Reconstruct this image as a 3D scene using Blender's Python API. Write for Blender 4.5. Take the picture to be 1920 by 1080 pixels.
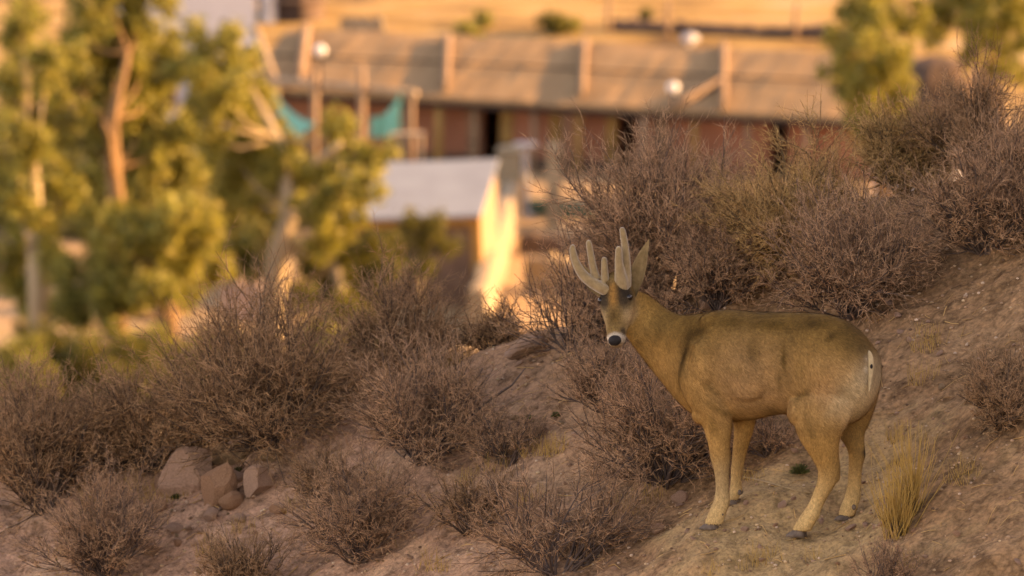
import bpy, math, random
import numpy as np
from mathutils import Vector, noise as mnoise

# ------------------------------------------------------------------ clear
for o in list(bpy.data.objects):
    bpy.data.objects.remove(o, do_unlink=True)
scene = bpy.context.scene
col = scene.collection
R = math.radians

# ------------------------------------------------------------------ camera
ZC = 23.1                       # eye height above the valley floor
PITCH = R(7.0)
W = 0.148                       # picture width at distance 1
cam_d = bpy.data.cameras.new('camera')
cam = bpy.data.objects.new('camera', cam_d)
col.objects.link(cam)
cam.location = (0, 0, ZC)
cam.rotation_euler = (R(90) - PITCH, 0, 0)
cam_d.sensor_width = 36.0
cam_d.lens = 36.0 / W
cam_d.clip_start = 0.5
cam_d.clip_end = 9000
cam_d.dof.use_dof = True
cam_d.dof.focus_distance = 25.4
cam_d.dof.aperture_fstop = 4.6
scene.camera = cam

# ------------------------------------------------------------------ world
SUN_EL = R(17.0)
SUN_DIR = Vector((0.998, 0.05, 0)).normalized()
sun_vec = Vector((SUN_DIR.x * math.cos(SUN_EL), SUN_DIR.y * math.cos(SUN_EL), math.sin(SUN_EL)))
world = bpy.data.worlds.new('World')
scene.world = world
world.use_nodes = True
wn = world.node_tree.nodes
wl = world.node_tree.links
wn.clear()
sky = wn.new('ShaderNodeTexSky')
sky.sky_type = 'NISHITA'
sky.sun_disc = False
sky.sun_elevation = SUN_EL
sky.sun_rotation = math.atan2(SUN_DIR.x, SUN_DIR.y)
sky.altitude = 3800
sky.air_density = 0.7
sky.dust_density = 6.0
sky.ozone_density = 0.3
bg = wn.new('ShaderNodeBackground')
bg.inputs['Strength'].default_value = 0.15
wo = wn.new('ShaderNodeOutputWorld')
wl.new(sky.outputs[0], bg.inputs[0])
wl.new(bg.outputs[0], wo.inputs[0])

# ------------------------------------------------------------------ sun
sd = bpy.data.lights.new('sun', 'SUN')
sd.energy = 2.1
sd.angle = R(0.5)
sd.color = (1.0, 0.80, 0.54)
sun = bpy.data.objects.new('sun', sd)
col.objects.link(sun)
sun.location = (30, 20, 60)
sun.rotation_euler = (-sun_vec).to_track_quat('-Z', 'Y').to_euler()

# ------------------------------------------------------------------ colour management
vs = scene.view_settings
vs.view_transform = 'Standard'
vs.look = 'None'
vs.gamma = 1.0
vs.use_curve_mapping = False
vs.exposure = 2.85
vs.use_white_balance = True
vs.white_balance_temperature = 15000
vs.white_balance_tint = 32
scene.render.engine = 'CYCLES'
scene.render.resolution_x = 1024
scene.render.resolution_y = 576

rng = np.random.default_rng(7)
random.seed(7)
CP, SP = math.cos(PITCH), math.sin(PITCH)


def P(px, py, y):
    """photo pixel + distance along the valley -> world point"""
    u = (px - 960) / 1920 * W
    v = (540 - py) / 1920 * W
    k = y / (CP + v * SP)
    return np.array([u * k, y, ZC + (-SP + v * CP) * k])


# ------------------------------------------------------------------ noise
def vnoise(x, y, seed=0):
    xi = np.floor(x).astype(np.int64); yi = np.floor(y).astype(np.int64)
    xf = x - xi; yf = y - yi
    xf = xf * xf * (3 - 2 * xf); yf = yf * yf * (3 - 2 * yf)

    def h(a, b):
        n = (a * 374761393 + b * 668265263 + seed * 1442695041) & 0x7fffffff
        n = ((n ^ (n >> 13)) * 1274126177) & 0x7fffffff
        return ((n ^ (n >> 16)) & 0xffff) / 65535.0 * 2 - 1
    return ((h(xi, yi) * (1 - xf) + h(xi + 1, yi) * xf) * (1 - yf) +
            (h(xi, yi + 1) * (1 - xf) + h(xi + 1, yi + 1) * xf) * yf)


def softplus(q, k):
    return np.where(q / k > 30, q, k * np.log1p(np.exp(np.clip(q / k, -50, 30))))


def crest(x):
    return 27.8 - 0.3 * np.clip(x, -12, 2.3) + 0.9 * softplus(np.minimum(x, 40) - 3.0, 0.3)  # crest swings back beyond the view, shaped to keep the slope in shade


def base_height(x, y):
    x = np.asarray(x, float); y = np.asarray(y, float)
    xc = np.minimum(x, 46) + 0.5 * np.minimum(softplus(-(x + 1.0), 0.2), 1.8)
    yc = np.maximum(y, -4)
    q = yc - crest(x)
    hill = ZC + 0.5 * (xc - 0.944) + 0.3 * (yc - 25) - 3.93 - 0.95 * softplus(q, 0.12)
    near = np.exp(-(np.maximum(np.abs(x) - 4, 0) / 4) ** 2) * np.exp(-(np.maximum(np.abs(y - 26) - 4, 0) / 3) ** 2)
    n = (0.045 * vnoise(x * 1.7 + 3, y * 1.7, 1) + 0.028 * vnoise(x * 4.1, y * 4.1, 2) +
         near * (0.018 * vnoise(x * 9, y * 9, 3) + 0.011 * vnoise(x * 21, y * 21, 4) + 0.006 * vnoise(x * 43, y * 43, 5)))
    hill = hill + n
    val = 0.13 * np.maximum(y - 232, 0) - 0.05 * np.maximum(y - 900, 0)
    val = val + 6 * np.maximum(np.abs(x) - 120, 0) / 100
    d = hill - val
    k = 0.4
    return val + softplus(d, k)


# hooves (pixel x, pixel y, distance offset) pin the terrain
HOOF = dict(FN=(1338, 990, -0.03), FF=(1374, 944, 0.11), HN=(1500, 1004, -0.18), HF=(1588, 973, -0.08))
pins = [P(a, b, 25 + c) for a, b, c in HOOF.values()]
ring = [(0.3, 24.6), (0.5, 25.5), (1.0, 25.7), (1.6, 25.3), (1.7, 24.7), (1.2, 24.35), (0.7, 24.4)]
pts = np.array([[p[0], p[1]] for p in pins] + ring)
res = np.array([p[2] - float(base_height(p[0], p[1])) for p in pins] + [0.0] * len(ring))
SIG = 0.28
K = np.exp(-((pts[:, None, :] - pts[None, :, :]) ** 2).sum(-1) / (2 * SIG * SIG))
wts = np.linalg.solve(K + 1e-4 * np.eye(len(pts)), res)


def H(x, y):
    x = np.asarray(x, float); y = np.asarray(y, float)
    h = base_height(x, y)
    for (ax, ay), w in zip(pts, wts):
        h = h + w * np.exp(-((x - ax) ** 2 + (y - ay) ** 2) / (2 * SIG * SIG))
    return h


def ground_at(px, py, y0=20.0, y1=31.0):
    """first meeting of the pixel's ray with the hillside"""
    ys = np.linspace(y0, y1, 1200)
    d = P(px, py, 1.0) - np.array([0, 0, ZC])
    xs = d[0] * ys; zs = ZC + d[2] * ys
    g = H(xs, ys)
    k = np.where(zs < g)[0]
    i = k[0] if len(k) else int(np.argmin(zs - g))
    return np.array([xs[i], ys[i], float(g[i])])


# ------------------------------------------------------------------ materials
def new_mat(name):
    m = bpy.data.materials.new(name)
    m.use_nodes = True
    return m, m.node_tree.nodes, m.node_tree.links, m.node_tree.nodes['Principled BSDF']


ALB = 1.0


def mat(name, c1, c2=None, scale=6.0, rough=0.9, bump=0.0, bscale=40.0, detail=5.0, spec=0.25, metal=0.0, stretch=None):
    m, n, l, b = new_mat(name)
    b.inputs['Roughness'].default_value = rough
    b.inputs['Specular IOR Level'].default_value = spec
    b.inputs['Metallic'].default_value = metal
    tc = n.new('ShaderNodeTexCoord')
    src = tc.outputs['Object']
    if stretch:
        mp = n.new('ShaderNodeMapping'); mp.inputs['Scale'].default_value = stretch
        l.new(src, mp.inputs[0]); src = mp.outputs[0]
    if c2 is None:
        c2 = tuple(x * 0.75 for x in c1)
    c1 = tuple(x * ALB for x in c1); c2 = tuple(x * ALB for x in c2)
    t = n.new('ShaderNodeTexNoise'); t.inputs['Scale'].default_value = scale; t.inputs['Detail'].default_value = detail
    l.new(src, t.inputs['Vector'])
    r = n.new('ShaderNodeValToRGB')
    r.color_ramp.elements[0].position = 0.34; r.color_ramp.elements[1].position = 0.66
    r.color_ramp.elements[0].color = (*c2, 1); r.color_ramp.elements[1].color = (*c1, 1)
    l.new(t.outputs[0], r.inputs[0]); l.new(r.outputs[0], b.inputs['Base Color'])
    if bump:
        t2 = n.new('ShaderNodeTexNoise'); t2.inputs['Scale'].default_value = bscale; t2.inputs['Detail'].default_value = 6
        l.new(src, t2.inputs['Vector'])
        bp = n.new('ShaderNodeBump'); bp.inputs['Strength'].default_value = bump; bp.inputs['Distance'].default_value = 0.02
        l.new(t2.outputs[0], bp.inputs['Height']); l.new(bp.outputs[0], b.inputs['Normal'])
    return m


def attr_mat(name, attr='tint', rough=0.9, spec=0.2, nscale=0.0, translucent=0.0, bump=0.0, sheen=0.0):
    m, n, l, b = new_mat(name)
    b.inputs['Roughness'].default_value = rough
    b.inputs['Specular IOR Level'].default_value = spec
    a = n.new('ShaderNodeAttribute'); a.attribute_name = attr
    src = a.outputs['Color']
    if nscale:
        tc = n.new('ShaderNodeTexCoord')
        t = n.new('ShaderNodeTexNoise'); t.inputs['Scale'].default_value = nscale; t.inputs['Detail'].default_value = 6
        l.new(tc.outputs['Object'], t.inputs['Vector'])
        mr = n.new('ShaderNodeMapRange'); mr.inputs['From Min'].default_value = 0.3; mr.inputs['From Max'].default_value = 0.7
        mr.inputs['To Min'].default_value = 0.72; mr.inputs['To Max'].default_value = 1.2
        l.new(t.outputs[0], mr.inputs[0])
        mx = n.new('ShaderNodeVectorMath'); mx.operation = 'SCALE'
        l.new(src, mx.inputs[0]); l.new(mr.outputs[0], mx.inputs['Scale'])
        src = mx.outputs[0]
        if bump:
            bp = n.new('ShaderNodeBump'); bp.inputs['Strength'].default_value = bump; bp.inputs['Distance'].default_value = 0.004
            l.new(t.outputs[0], bp.inputs['Height']); l.new(bp.outputs[0], b.inputs['Normal'])
    l.new(src, b.inputs['Base Color'])
    if sheen:
        b.inputs['Sheen Weight'].default_value = sheen
        b.inputs['Sheen Roughness'].default_value = 0.6
    if translucent:
        tr = n.new('ShaderNodeBsdfTranslucent')
        l.new(src, tr.inputs['Color'])
        mx = n.new('ShaderNodeMixShader'); mx.inputs[0].default_value = translucent
        l.new(b.outputs[0], mx.inputs[1]); l.new(tr.outputs[0], mx.inputs[2])
        l.new(mx.outputs[0], n['Material Output'].inputs['Surface'])
    return m


def ground_mat():
    m, n, l, b = new_mat('slope_soil')
    b.inputs['Roughness'].default_value = 0.97
    b.inputs['Specular IOR Level'].default_value = 0.15
    g = n.new('ShaderNodeNewGeometry')
    pos = g.outputs['Position']

    def noise(scale, detail=6, rough=0.55):
        t = n.new('ShaderNodeTexNoise'); t.inputs['Scale'].default_value = scale
        t.inputs['Detail'].default_value = detail; t.inputs['Roughness'].default_value = rough
        l.new(pos, t.inputs['Vector']); return t.outputs[0]

    def ramp(src, stops):
        r = n.new('ShaderNodeValToRGB')
        e = r.color_ramp.elements
        e[0].position, e[0].color = stops[0][0], (*stops[0][1], 1)
        e[1].position, e[1].color = stops[-1][0], (*stops[-1][1], 1)
        for p_, c_ in stops[1:-1]:
            x = e.new(p_); x.color = (*c_, 1)
        l.new(src, r.inputs[0]); return r.outputs[0]

    def mix(f, a, c, mode='MIX'):
        x = n.new('ShaderNodeMix'); x.data_type = 'RGBA'; x.blend_type = mode
        if isinstance(f, float): x.inputs[0].default_value = f
        else: l.new(f, x.inputs[0])
        l.new(a, x.inputs[6]); l.new(c, x.inputs[7]); return x.outputs[2]
    # reddish scree of the near hillside
    soil = ramp(noise(2.6, 8, 0.65), [(0.3, (0.18, 0.098, 0.046)), (0.5, (0.30, 0.162, 0.080)), (0.7, (0.38, 0.215, 0.110))])
    speck = ramp(noise(70, 5, 0.7), [(0.33, (0.62, 0.60, 0.60)), (0.5, (1, 1, 1)), (0.7, (1.35, 1.28, 1.22))])
    soil = mix(1.0, soil, speck, 'MULTIPLY')
    blot = ramp(noise(13, 6, 0.7), [(0.36, (0.50, 0.47, 0.44)), (0.5, (1, 1, 1)), (0.66, (1.28, 1.24, 1.22))])
    soil = mix(1.0, soil, blot, 'MULTIPLY')
    vor = n.new('ShaderNodeTexVoronoi'); vor.inputs['Scale'].default_value = 38; l.new(pos, vor.inputs['Vector'])
    grav = ramp(vor.outputs['Distance'], [(0.10, (1.25, 1.2, 1.18)), (0.5, (0.9, 0.9, 0.9)), (0.75, (0.62, 0.58, 0.56))])
    soil = mix(0.55, soil, mix(1.0, soil, grav, 'MULTIPLY'))
    sepx = n.new('ShaderNodeSeparateXYZ'); l.new(pos, sepx.inputs[0])
    px_ = n.new('ShaderNodeMapRange'); px_.inputs['From Min'].default_value = 0.7; px_.inputs['From Max'].default_value = -0.5
    l.new(sepx.outputs['X'], px_.inputs[0])
    pinks = ramp(noise(3.1, 8, 0.65), [(0.3, (0.27, 0.145, 0.085)), (0.5, (0.43, 0.235, 0.145)), (0.7, (0.50, 0.30, 0.18))])
    pinks = mix(1.0, mix(1.0, pinks, speck, 'MULTIPLY'), blot, 'MULTIPLY')
    soil = mix(px_.outputs[0], soil, pinks)
    # paler trodden strip under the deer
    att = n.new('ShaderNodeAttribute'); att.attribute_name = 'trodden'
    pale = ramp(noise(9, 8, 0.65), [(0.3, (0.34, 0.21, 0.095)), (0.7, (0.46, 0.29, 0.14))])
    pale = mix(1.0, pale, speck, 'MULTIPLY')
    pale = mix(0.7, pale, mix(1.0, pale, blot, 'MULTIPLY'))
    soil = mix(att.outputs['Fac'], soil, pale)
    # dusty valley floor and dry golden grass slope
    val = ramp(noise(0.35, 8, 0.6), [(0.3, (0.28, 0.17, 0.095)), (0.55, (0.39, 0.26, 0.14)), (0.75, (0.44, 0.31, 0.19))])
    mp = n.new('ShaderNodeMapping'); mp.inputs['Scale'].default_value = (0.3, 1, 1); l.new(pos, mp.inputs[0])
    tg = n.new('ShaderNodeTexNoise'); tg.inputs['Scale'].default_value = 0.8; tg.inputs['Detail'].default_value = 8; tg.inputs['Roughness'].default_value = 0.65
    l.new(mp.outputs[0], tg.inputs['Vector'])
    gold = ramp(tg.outputs[0], [(0.36, (0.12, 0.07, 0.035)), (0.45, (0.31, 0.18, 0.062)), (0.56, (0.42, 0.257, 0.10)), (0.68, (0.42, 0.30, 0.19))])
    sep = n.new('ShaderNodeSeparateXYZ'); l.new(pos, sep.inputs[0])

    def step(a, bb):
        r = n.new('ShaderNodeMapRange'); r.inputs['From Min'].default_value = a; r.inputs['From Max'].default_value = bb
        l.new(sep.outputs['Y'], r.inputs[0]); return r.outputs[0]
    far = mix(step(226, 238), val, gold)
    l.new(mix(step(60, 90), soil, far), b.inputs['Base Color'])
    bp = n.new('ShaderNodeBump'); bp.inputs['Strength'].default_value = 0.7; bp.inputs['Distance'].default_value = 0.012
    l.new(noise(45, 8, 0.7), bp.inputs['Height'])
    bp2 = n.new('ShaderNodeBump'); bp2.inputs['Strength'].default_value = 0.6; bp2.inputs['Distance'].default_value = 0.01
    bp2.invert = True
    l.new(vor.outputs['Distance'], bp2.inputs['Height']); l.new(bp.outputs[0], bp2.inputs['Normal'])
    l.new(bp2.outputs[0], b.inputs['Normal'])
    return m


# ------------------------------------------------------------------ object helpers
def mesh_np(name, V, F, tint=None, smooth=False):
    """F: (n,3) or (n,4) int array, or list of polygons"""
    me = bpy.data.meshes.new(name)
    V = np.asarray(V, np.float32)
    if isinstance(F, np.ndarray):
        k = F.shape[1]
        me.vertices.add(len(V)); me.vertices.foreach_set('co', V.ravel())
        me.loops.add(F.size); me.loops.foreach_set('vertex_index', F.ravel().astype(np.int32))
        me.polygons.add(len(F))
        me.polygons.foreach_set('loop_start', np.arange(0, F.size, k, dtype=np.int32))
        me.polygons.foreach_set('loop_total', np.full(len(F), k, np.int32))
        me.update(calc_edges=True)
    else:
        me.from_pydata([tuple(map(float, v)) for v in V], [], F)
    if tint is not None:
        a = me.color_attributes.new('tint', 'FLOAT_COLOR', 'POINT')
        t = np.ones((len(V), 4), np.float32); t[:, :3] = tint
        a.data.foreach_set('color', t.ravel())
    if smooth:
        me.polygons.foreach_set('use_smooth', np.ones(len(me.polygons), bool))
    me.validate()
    return me


def link(name, me, m=None, parent=None, loc=None):
    o = bpy.data.objects.new(name, me)
    col.objects.link(o)
    if me is not None and m is not None and len(me.materials) == 0:
        me.materials.append(m)
    if loc is not None:
        o.location = tuple(map(float, loc))
    if parent is not None:
        o.parent = parent
    return o


def tag(o, label=None, cat=None, group=None, kind=None):
    if label: o['label'] = label
    if cat: o['category'] = cat
    if group: o['group'] = group
    if kind: o['kind'] = kind
    return o


def empty(name, loc, label, cat, group=None, rz=0.0):
    o = bpy.data.objects.new(name, None)
    o.empty_display_size = 0.2
    col.objects.link(o)
    o.location = tuple(map(float, loc))
    o.rotation_euler = (0, 0, rz)
    return tag(o, label, cat, group)


class MB:
    """collects boxes, beams, tubes into one mesh"""
    def __init__(s): s.v = []; s.f = []

    def add(s, vs_, fs_):
        k = len(s.v); s.v += [tuple(map(float, q)) for q in vs_]; s.f += [[i + k for i in f] for f in fs_]; return s

    def box(s, x0, x1, y0, y1, z0, z1):
        v = [(x, y, z) for z in (z0, z1) for y in (y0, y1) for x in (x0, x1)]
        return s.add(v, [[0, 2, 3, 1], [4, 5, 7, 6], [0, 1, 5, 4], [2, 6, 7, 3], [0, 4, 6, 2], [1, 3, 7, 5]])

    def hexa(s, v):      # 4 bottom, 4 top, both counter-clockwise
        return s.add(v, [[3, 2, 1, 0], [4, 5, 6, 7], [0, 1, 5, 4], [1, 2, 6, 5], [2, 3, 7, 6], [3, 0, 4, 7]])

    def tube(s, path, rad, n=10, jitter=0.0):
        path = [Vector(tuple(map(float, p_))) for p_ in path]
        if not hasattr(rad, '__len__'): rad = [rad] * len(path)
        vs_, fs_ = [], []
        ref = None
        for i, p_ in enumerate(path):
            t = (path[min(i + 1, len(path) - 1)] - path[max(i - 1, 0)]).normalized()
            if ref is None:
                ref = t.orthogonal().normalized()
            ref = (ref - t * ref.dot(t)).normalized()
            bi = t.cross(ref)
            for k in range(n):
                a = 2 * math.pi * k / n
                rr = rad[i] * (1 + jitter * (random.random() - .5))
                vs_.append(p_ + (ref * math.cos(a) + bi * math.sin(a)) * rr)
        for i in range(len(path) - 1):
            for k in range(n):
                a, b_ = i * n + k, i * n + (k + 1) % n
                fs_.append([a, b_, b_ + n, a + n])
        fs_.append(list(range(n - 1, -1, -1)))
        fs_.append([(len(path) - 1) * n + k for k in range(n)])
        return s.add(vs_, fs_)

    def sphere(s, c, r, n=12, m_=8):
        vs_, fs_ = [], []
        for i in range(m_ + 1):
            th = math.pi * i / m_
            for k in range(n):
                a = 2 * math.pi * k / n
                vs_.append((c[0] + r * math.sin(th) * math.cos(a), c[1] + r * math.sin(th) * math.sin(a), c[2] + r * math.cos(th)))
        for i in range(m_):
            for k in range(n):
                a, b_ = i * n + k, i * n + (k + 1) % n
                fs_.append([a, a + n, b_ + n, b_])
        return s.add(vs_, fs_)

    def build(s, name, m, parent=None, smooth=False, loc=None):
        me = mesh_np(name, s.v, s.f, smooth=smooth)
        return link(name, me, m, parent, loc)


def twig_mesh(pts_, rad_, sides=3):
    """pts (N,K,3), rad (N,K) -> tapered tubes"""
    N, Kk, _ = pts_.shape
    t = np.gradient(pts_, axis=1)
    t /= np.linalg.norm(t, axis=2, keepdims=True) + 1e-9
    ref = np.tile(np.array([0.31, 0.53, 0.12]), (N, 1))[:, None, :] * np.ones((1, Kk, 1))
    a = np.cross(t, ref); a /= np.linalg.norm(a, axis=2, keepdims=True) + 1e-9
    b_ = np.cross(t, a)
    ang = np.arange(sides) * 2 * math.pi / sides
    V = (pts_[:, :, None, :] + rad_[:, :, None, None] *
         (a[:, :, None, :] * np.cos(ang)[None, None, :, None] + b_[:, :, None, :] * np.sin(ang)[None, None, :, None]))
    idx = np.arange(N * Kk * sides).reshape(N, Kk, sides)
    q = np.stack([idx[:, :-1, :], np.roll(idx, -1, 2)[:, :-1, :], np.roll(idx, -1, 2)[:, 1:, :], idx[:, 1:, :]], -1)
    return V.reshape(-1, 3), q.reshape(-1, 4)


def spike_mesh(pts_, rad_):
    """(N,2,3) straight twigs as three-sided spikes"""
    N = len(pts_)
    t = pts_[:, 1] - pts_[:, 0]
    a = np.cross(t, np.array([0.31, 0.53, 0.12])); a /= np.linalg.norm(a, axis=1, keepdims=True) + 1e-9
    b_ = np.cross(t, a); b_ /= np.linalg.norm(b_, axis=1, keepdims=True) + 1e-9
    r = rad_[:, :1]
    V = np.stack([pts_[:, 0] + a * r, pts_[:, 0] + (-.5 * a + .866 * b_) * r, pts_[:, 0] + (-.5 * a - .866 * b_) * r, pts_[:, 1]], 1)
    i = np.arange(N)[:, None] * 4
    F = np.concatenate([i + np.array([[0, 1, 3]]), i + np.array([[1, 2, 3]]), i + np.array([[2, 0, 3]])])
    return V.reshape(-1, 3), F


def grow(start, dirn, length, Kk, up, wob, r0, r1, g):
    """random-walk polylines"""
    N = len(start)
    pts_ = np.zeros((N, Kk, 3)); pts_[:, 0] = start
    d = dirn / (np.linalg.norm(dirn, axis=1, keepdims=True) + 1e-9)
    st = (length / (Kk - 1))[:, None]
    for k in range(1, Kk):
        pts_[:, k] = pts_[:, k - 1] + d * st
        d = d + g.normal(0, wob, (N, 3)); d[:, 2] += up
        d /= np.linalg.norm(d, axis=1, keepdims=True) + 1e-9
    f = np.linspace(0, 1, Kk)[None, :]
    rad = r0[:, None] * (1 - f) + r1[:, None] * f
    return pts_, rad


def sprout(parent, prad, m_, lo, hi, spread, tmin, Kk, up, wob, rs, g, length_scale):
    N, KP, _ = parent.shape
    par = np.repeat(np.arange(N), m_)
    t = g.uniform(tmin, 1.0, len(par)) * (KP - 1)
    i = np.minimum(t.astype(int), KP - 2); f = (t - i)[:, None]
    s_ = parent[par, i] * (1 - f) + parent[par, i + 1] * f
    tan = parent[par, i + 1] - parent[par, i]
    tan /= np.linalg.norm(tan, axis=1, keepdims=True) + 1e-9
    d = tan + g.normal(0, spread, (len(par), 3))
    L = g.uniform(lo, hi, len(par)) * length_scale
    pr = prad[par, i]
    r0 = np.minimum(pr * 0.8, rs)
    return grow(s_, d, L, Kk, up, wob, r0, r0 * 0.5, g)


# ================================================================== GROUND
def axis(dense0, dense1, step, lo, hi, growth=1.16, extra=()):
    a = list(np.arange(dense0, dense1, step))
    s_, x = step, dense0
    left = []
    while x > lo:
        s_ = s_ * growth; x -= s_; left.append(x)
    s_, x = step, a[-1]
    right = []
    while x < hi:
        s_ = s_ * growth; x += s_; right.append(x)
    return np.array(sorted(left + a + right + list(extra)))


gx = axis(-2.6, 2.9, 0.024, -2500, 2500, extra=np.arange(-36, 36, 3.0) + 0.37)
gy = axis(23.7, 28.7, 0.022, -300, 4000, extra=np.arange(150, 320, 4.0) + 0.1)
GX, GY = np.meshgrid(gx, gy)
GZ = H(GX, GY)
nx, ny = len(gx), len(gy)
idx = np.arange(nx * ny).reshape(ny, nx)
gf = np.stack([idx[:-1, :-1], idx[:-1, 1:], idx[1:, 1:], idx[1:, :-1]], -1).reshape(-1, 4)
gm = mesh_np('ground', np.stack([GX, GY, GZ], -1).reshape(-1, 3), gf, smooth=True)
# trodden ledge under the deer
hc = np.array([0.97, 24.85])
tr = np.clip(1.35 - np.sqrt(((GX - hc[0] - 0.05) / 0.62) ** 2 + ((GY - hc[1] + 0.12) / 0.55) ** 2) + 0.55 * vnoise(GX * 5, GY * 5, 9) + 0.4 * vnoise(GX * 14, GY * 14, 10), 0, .9)
at = gm.attributes.new('trodden', 'FLOAT', 'POINT'); at.data.foreach_set('value', tr.ravel().astype(np.float32))
ground = link('ground', gm, ground_mat())
tag(ground, 'bare reddish stony hillside falling to a dusty sunlit valley', None, None, 'structure')

# ================================================================== DEER
def S(px, py, d):
    return P(px, py, 25 + d)


PXM = 1920 / (W * 25)           # pixels per metre at the deer
TH = R(25)
LAT = np.array([math.sin(TH), math.cos(TH), 0.0])
FWD = np.array([math.cos(TH), -math.sin(TH), 0.0])


def loft(mb, rings, n=28):
    """rings: (centre, half vector a, half vector b)"""
    vs_, fs_ = [], []
    for c, a, b_ in rings:
        for k in range(n):
            t = 2 * math.pi * k / n
            vs_.append(np.asarray(c) + np.asarray(a) * math.cos(t) + np.asarray(b_) * math.sin(t))
    m_ = len(rings)
    for i in range(m_ - 1):
        for k in range(n):
            p_, q = i * n + k, i * n + (k + 1) % n
            fs_.append([p_, q, q + n, p_ + n])
    fs_.append(list(range(n - 1, -1, -1)))
    fs_.append([(m_ - 1) * n + k for k in range(n)])
    mb.add(vs_, fs_)


def dense(rows, sub=4):
    """Catmull-Rom resampling of a list of number tuples"""
    A = np.array(rows, float)
    out = []
    for i in range(len(A) - 1):
        p0, p1, p2, p3 = A[max(i - 1, 0)], A[i], A[i + 1], A[min(i + 2, len(A) - 1)]
        for k in range(sub):
            t = k / sub
            out.append(0.5 * ((2 * p1) + (p2 - p0) * t + (2 * p0 - 5 * p1 + 4 * p2 - p3) * t * t + (3 * p1 - p0 - 3 * p2 + p3) * t ** 3))
    out.append(A[-1])
    return np.array(out)


def ellipsoid(mb, c, a, b_, h):
    rings = []
    for i in range(9):
        t = -1 + 2 * i / 8
        r = math.sqrt(max(1 - t * t, 0.003))
        rings.append((np.asarray(c) + np.asarray(h) * t, np.asarray(a) * r, np.asarray(b_) * r))
    loft(mb, rings, 16)


def remeshed(name, mb, voxel, iters, factor=0.5):
    me = mesh_np(name, mb.v, mb.f)
    o = bpy.data.objects.new('tmp', me); col.objects.link(o)
    r = o.modifiers.new('r', 'REMESH'); r.mode = 'VOXEL'; r.voxel_size = voxel; r.use_smooth_shade = True
    s_ = o.modifiers.new('s', 'SMOOTH'); s_.factor = factor; s_.iterations = iters
    dg = bpy.context.evaluated_depsgraph_get()
    out = bpy.data.meshes.new_from_object(o.evaluated_get(dg))
    out.name = name
    bpy.data.objects.remove(o, do_unlink=True)
    return out


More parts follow.
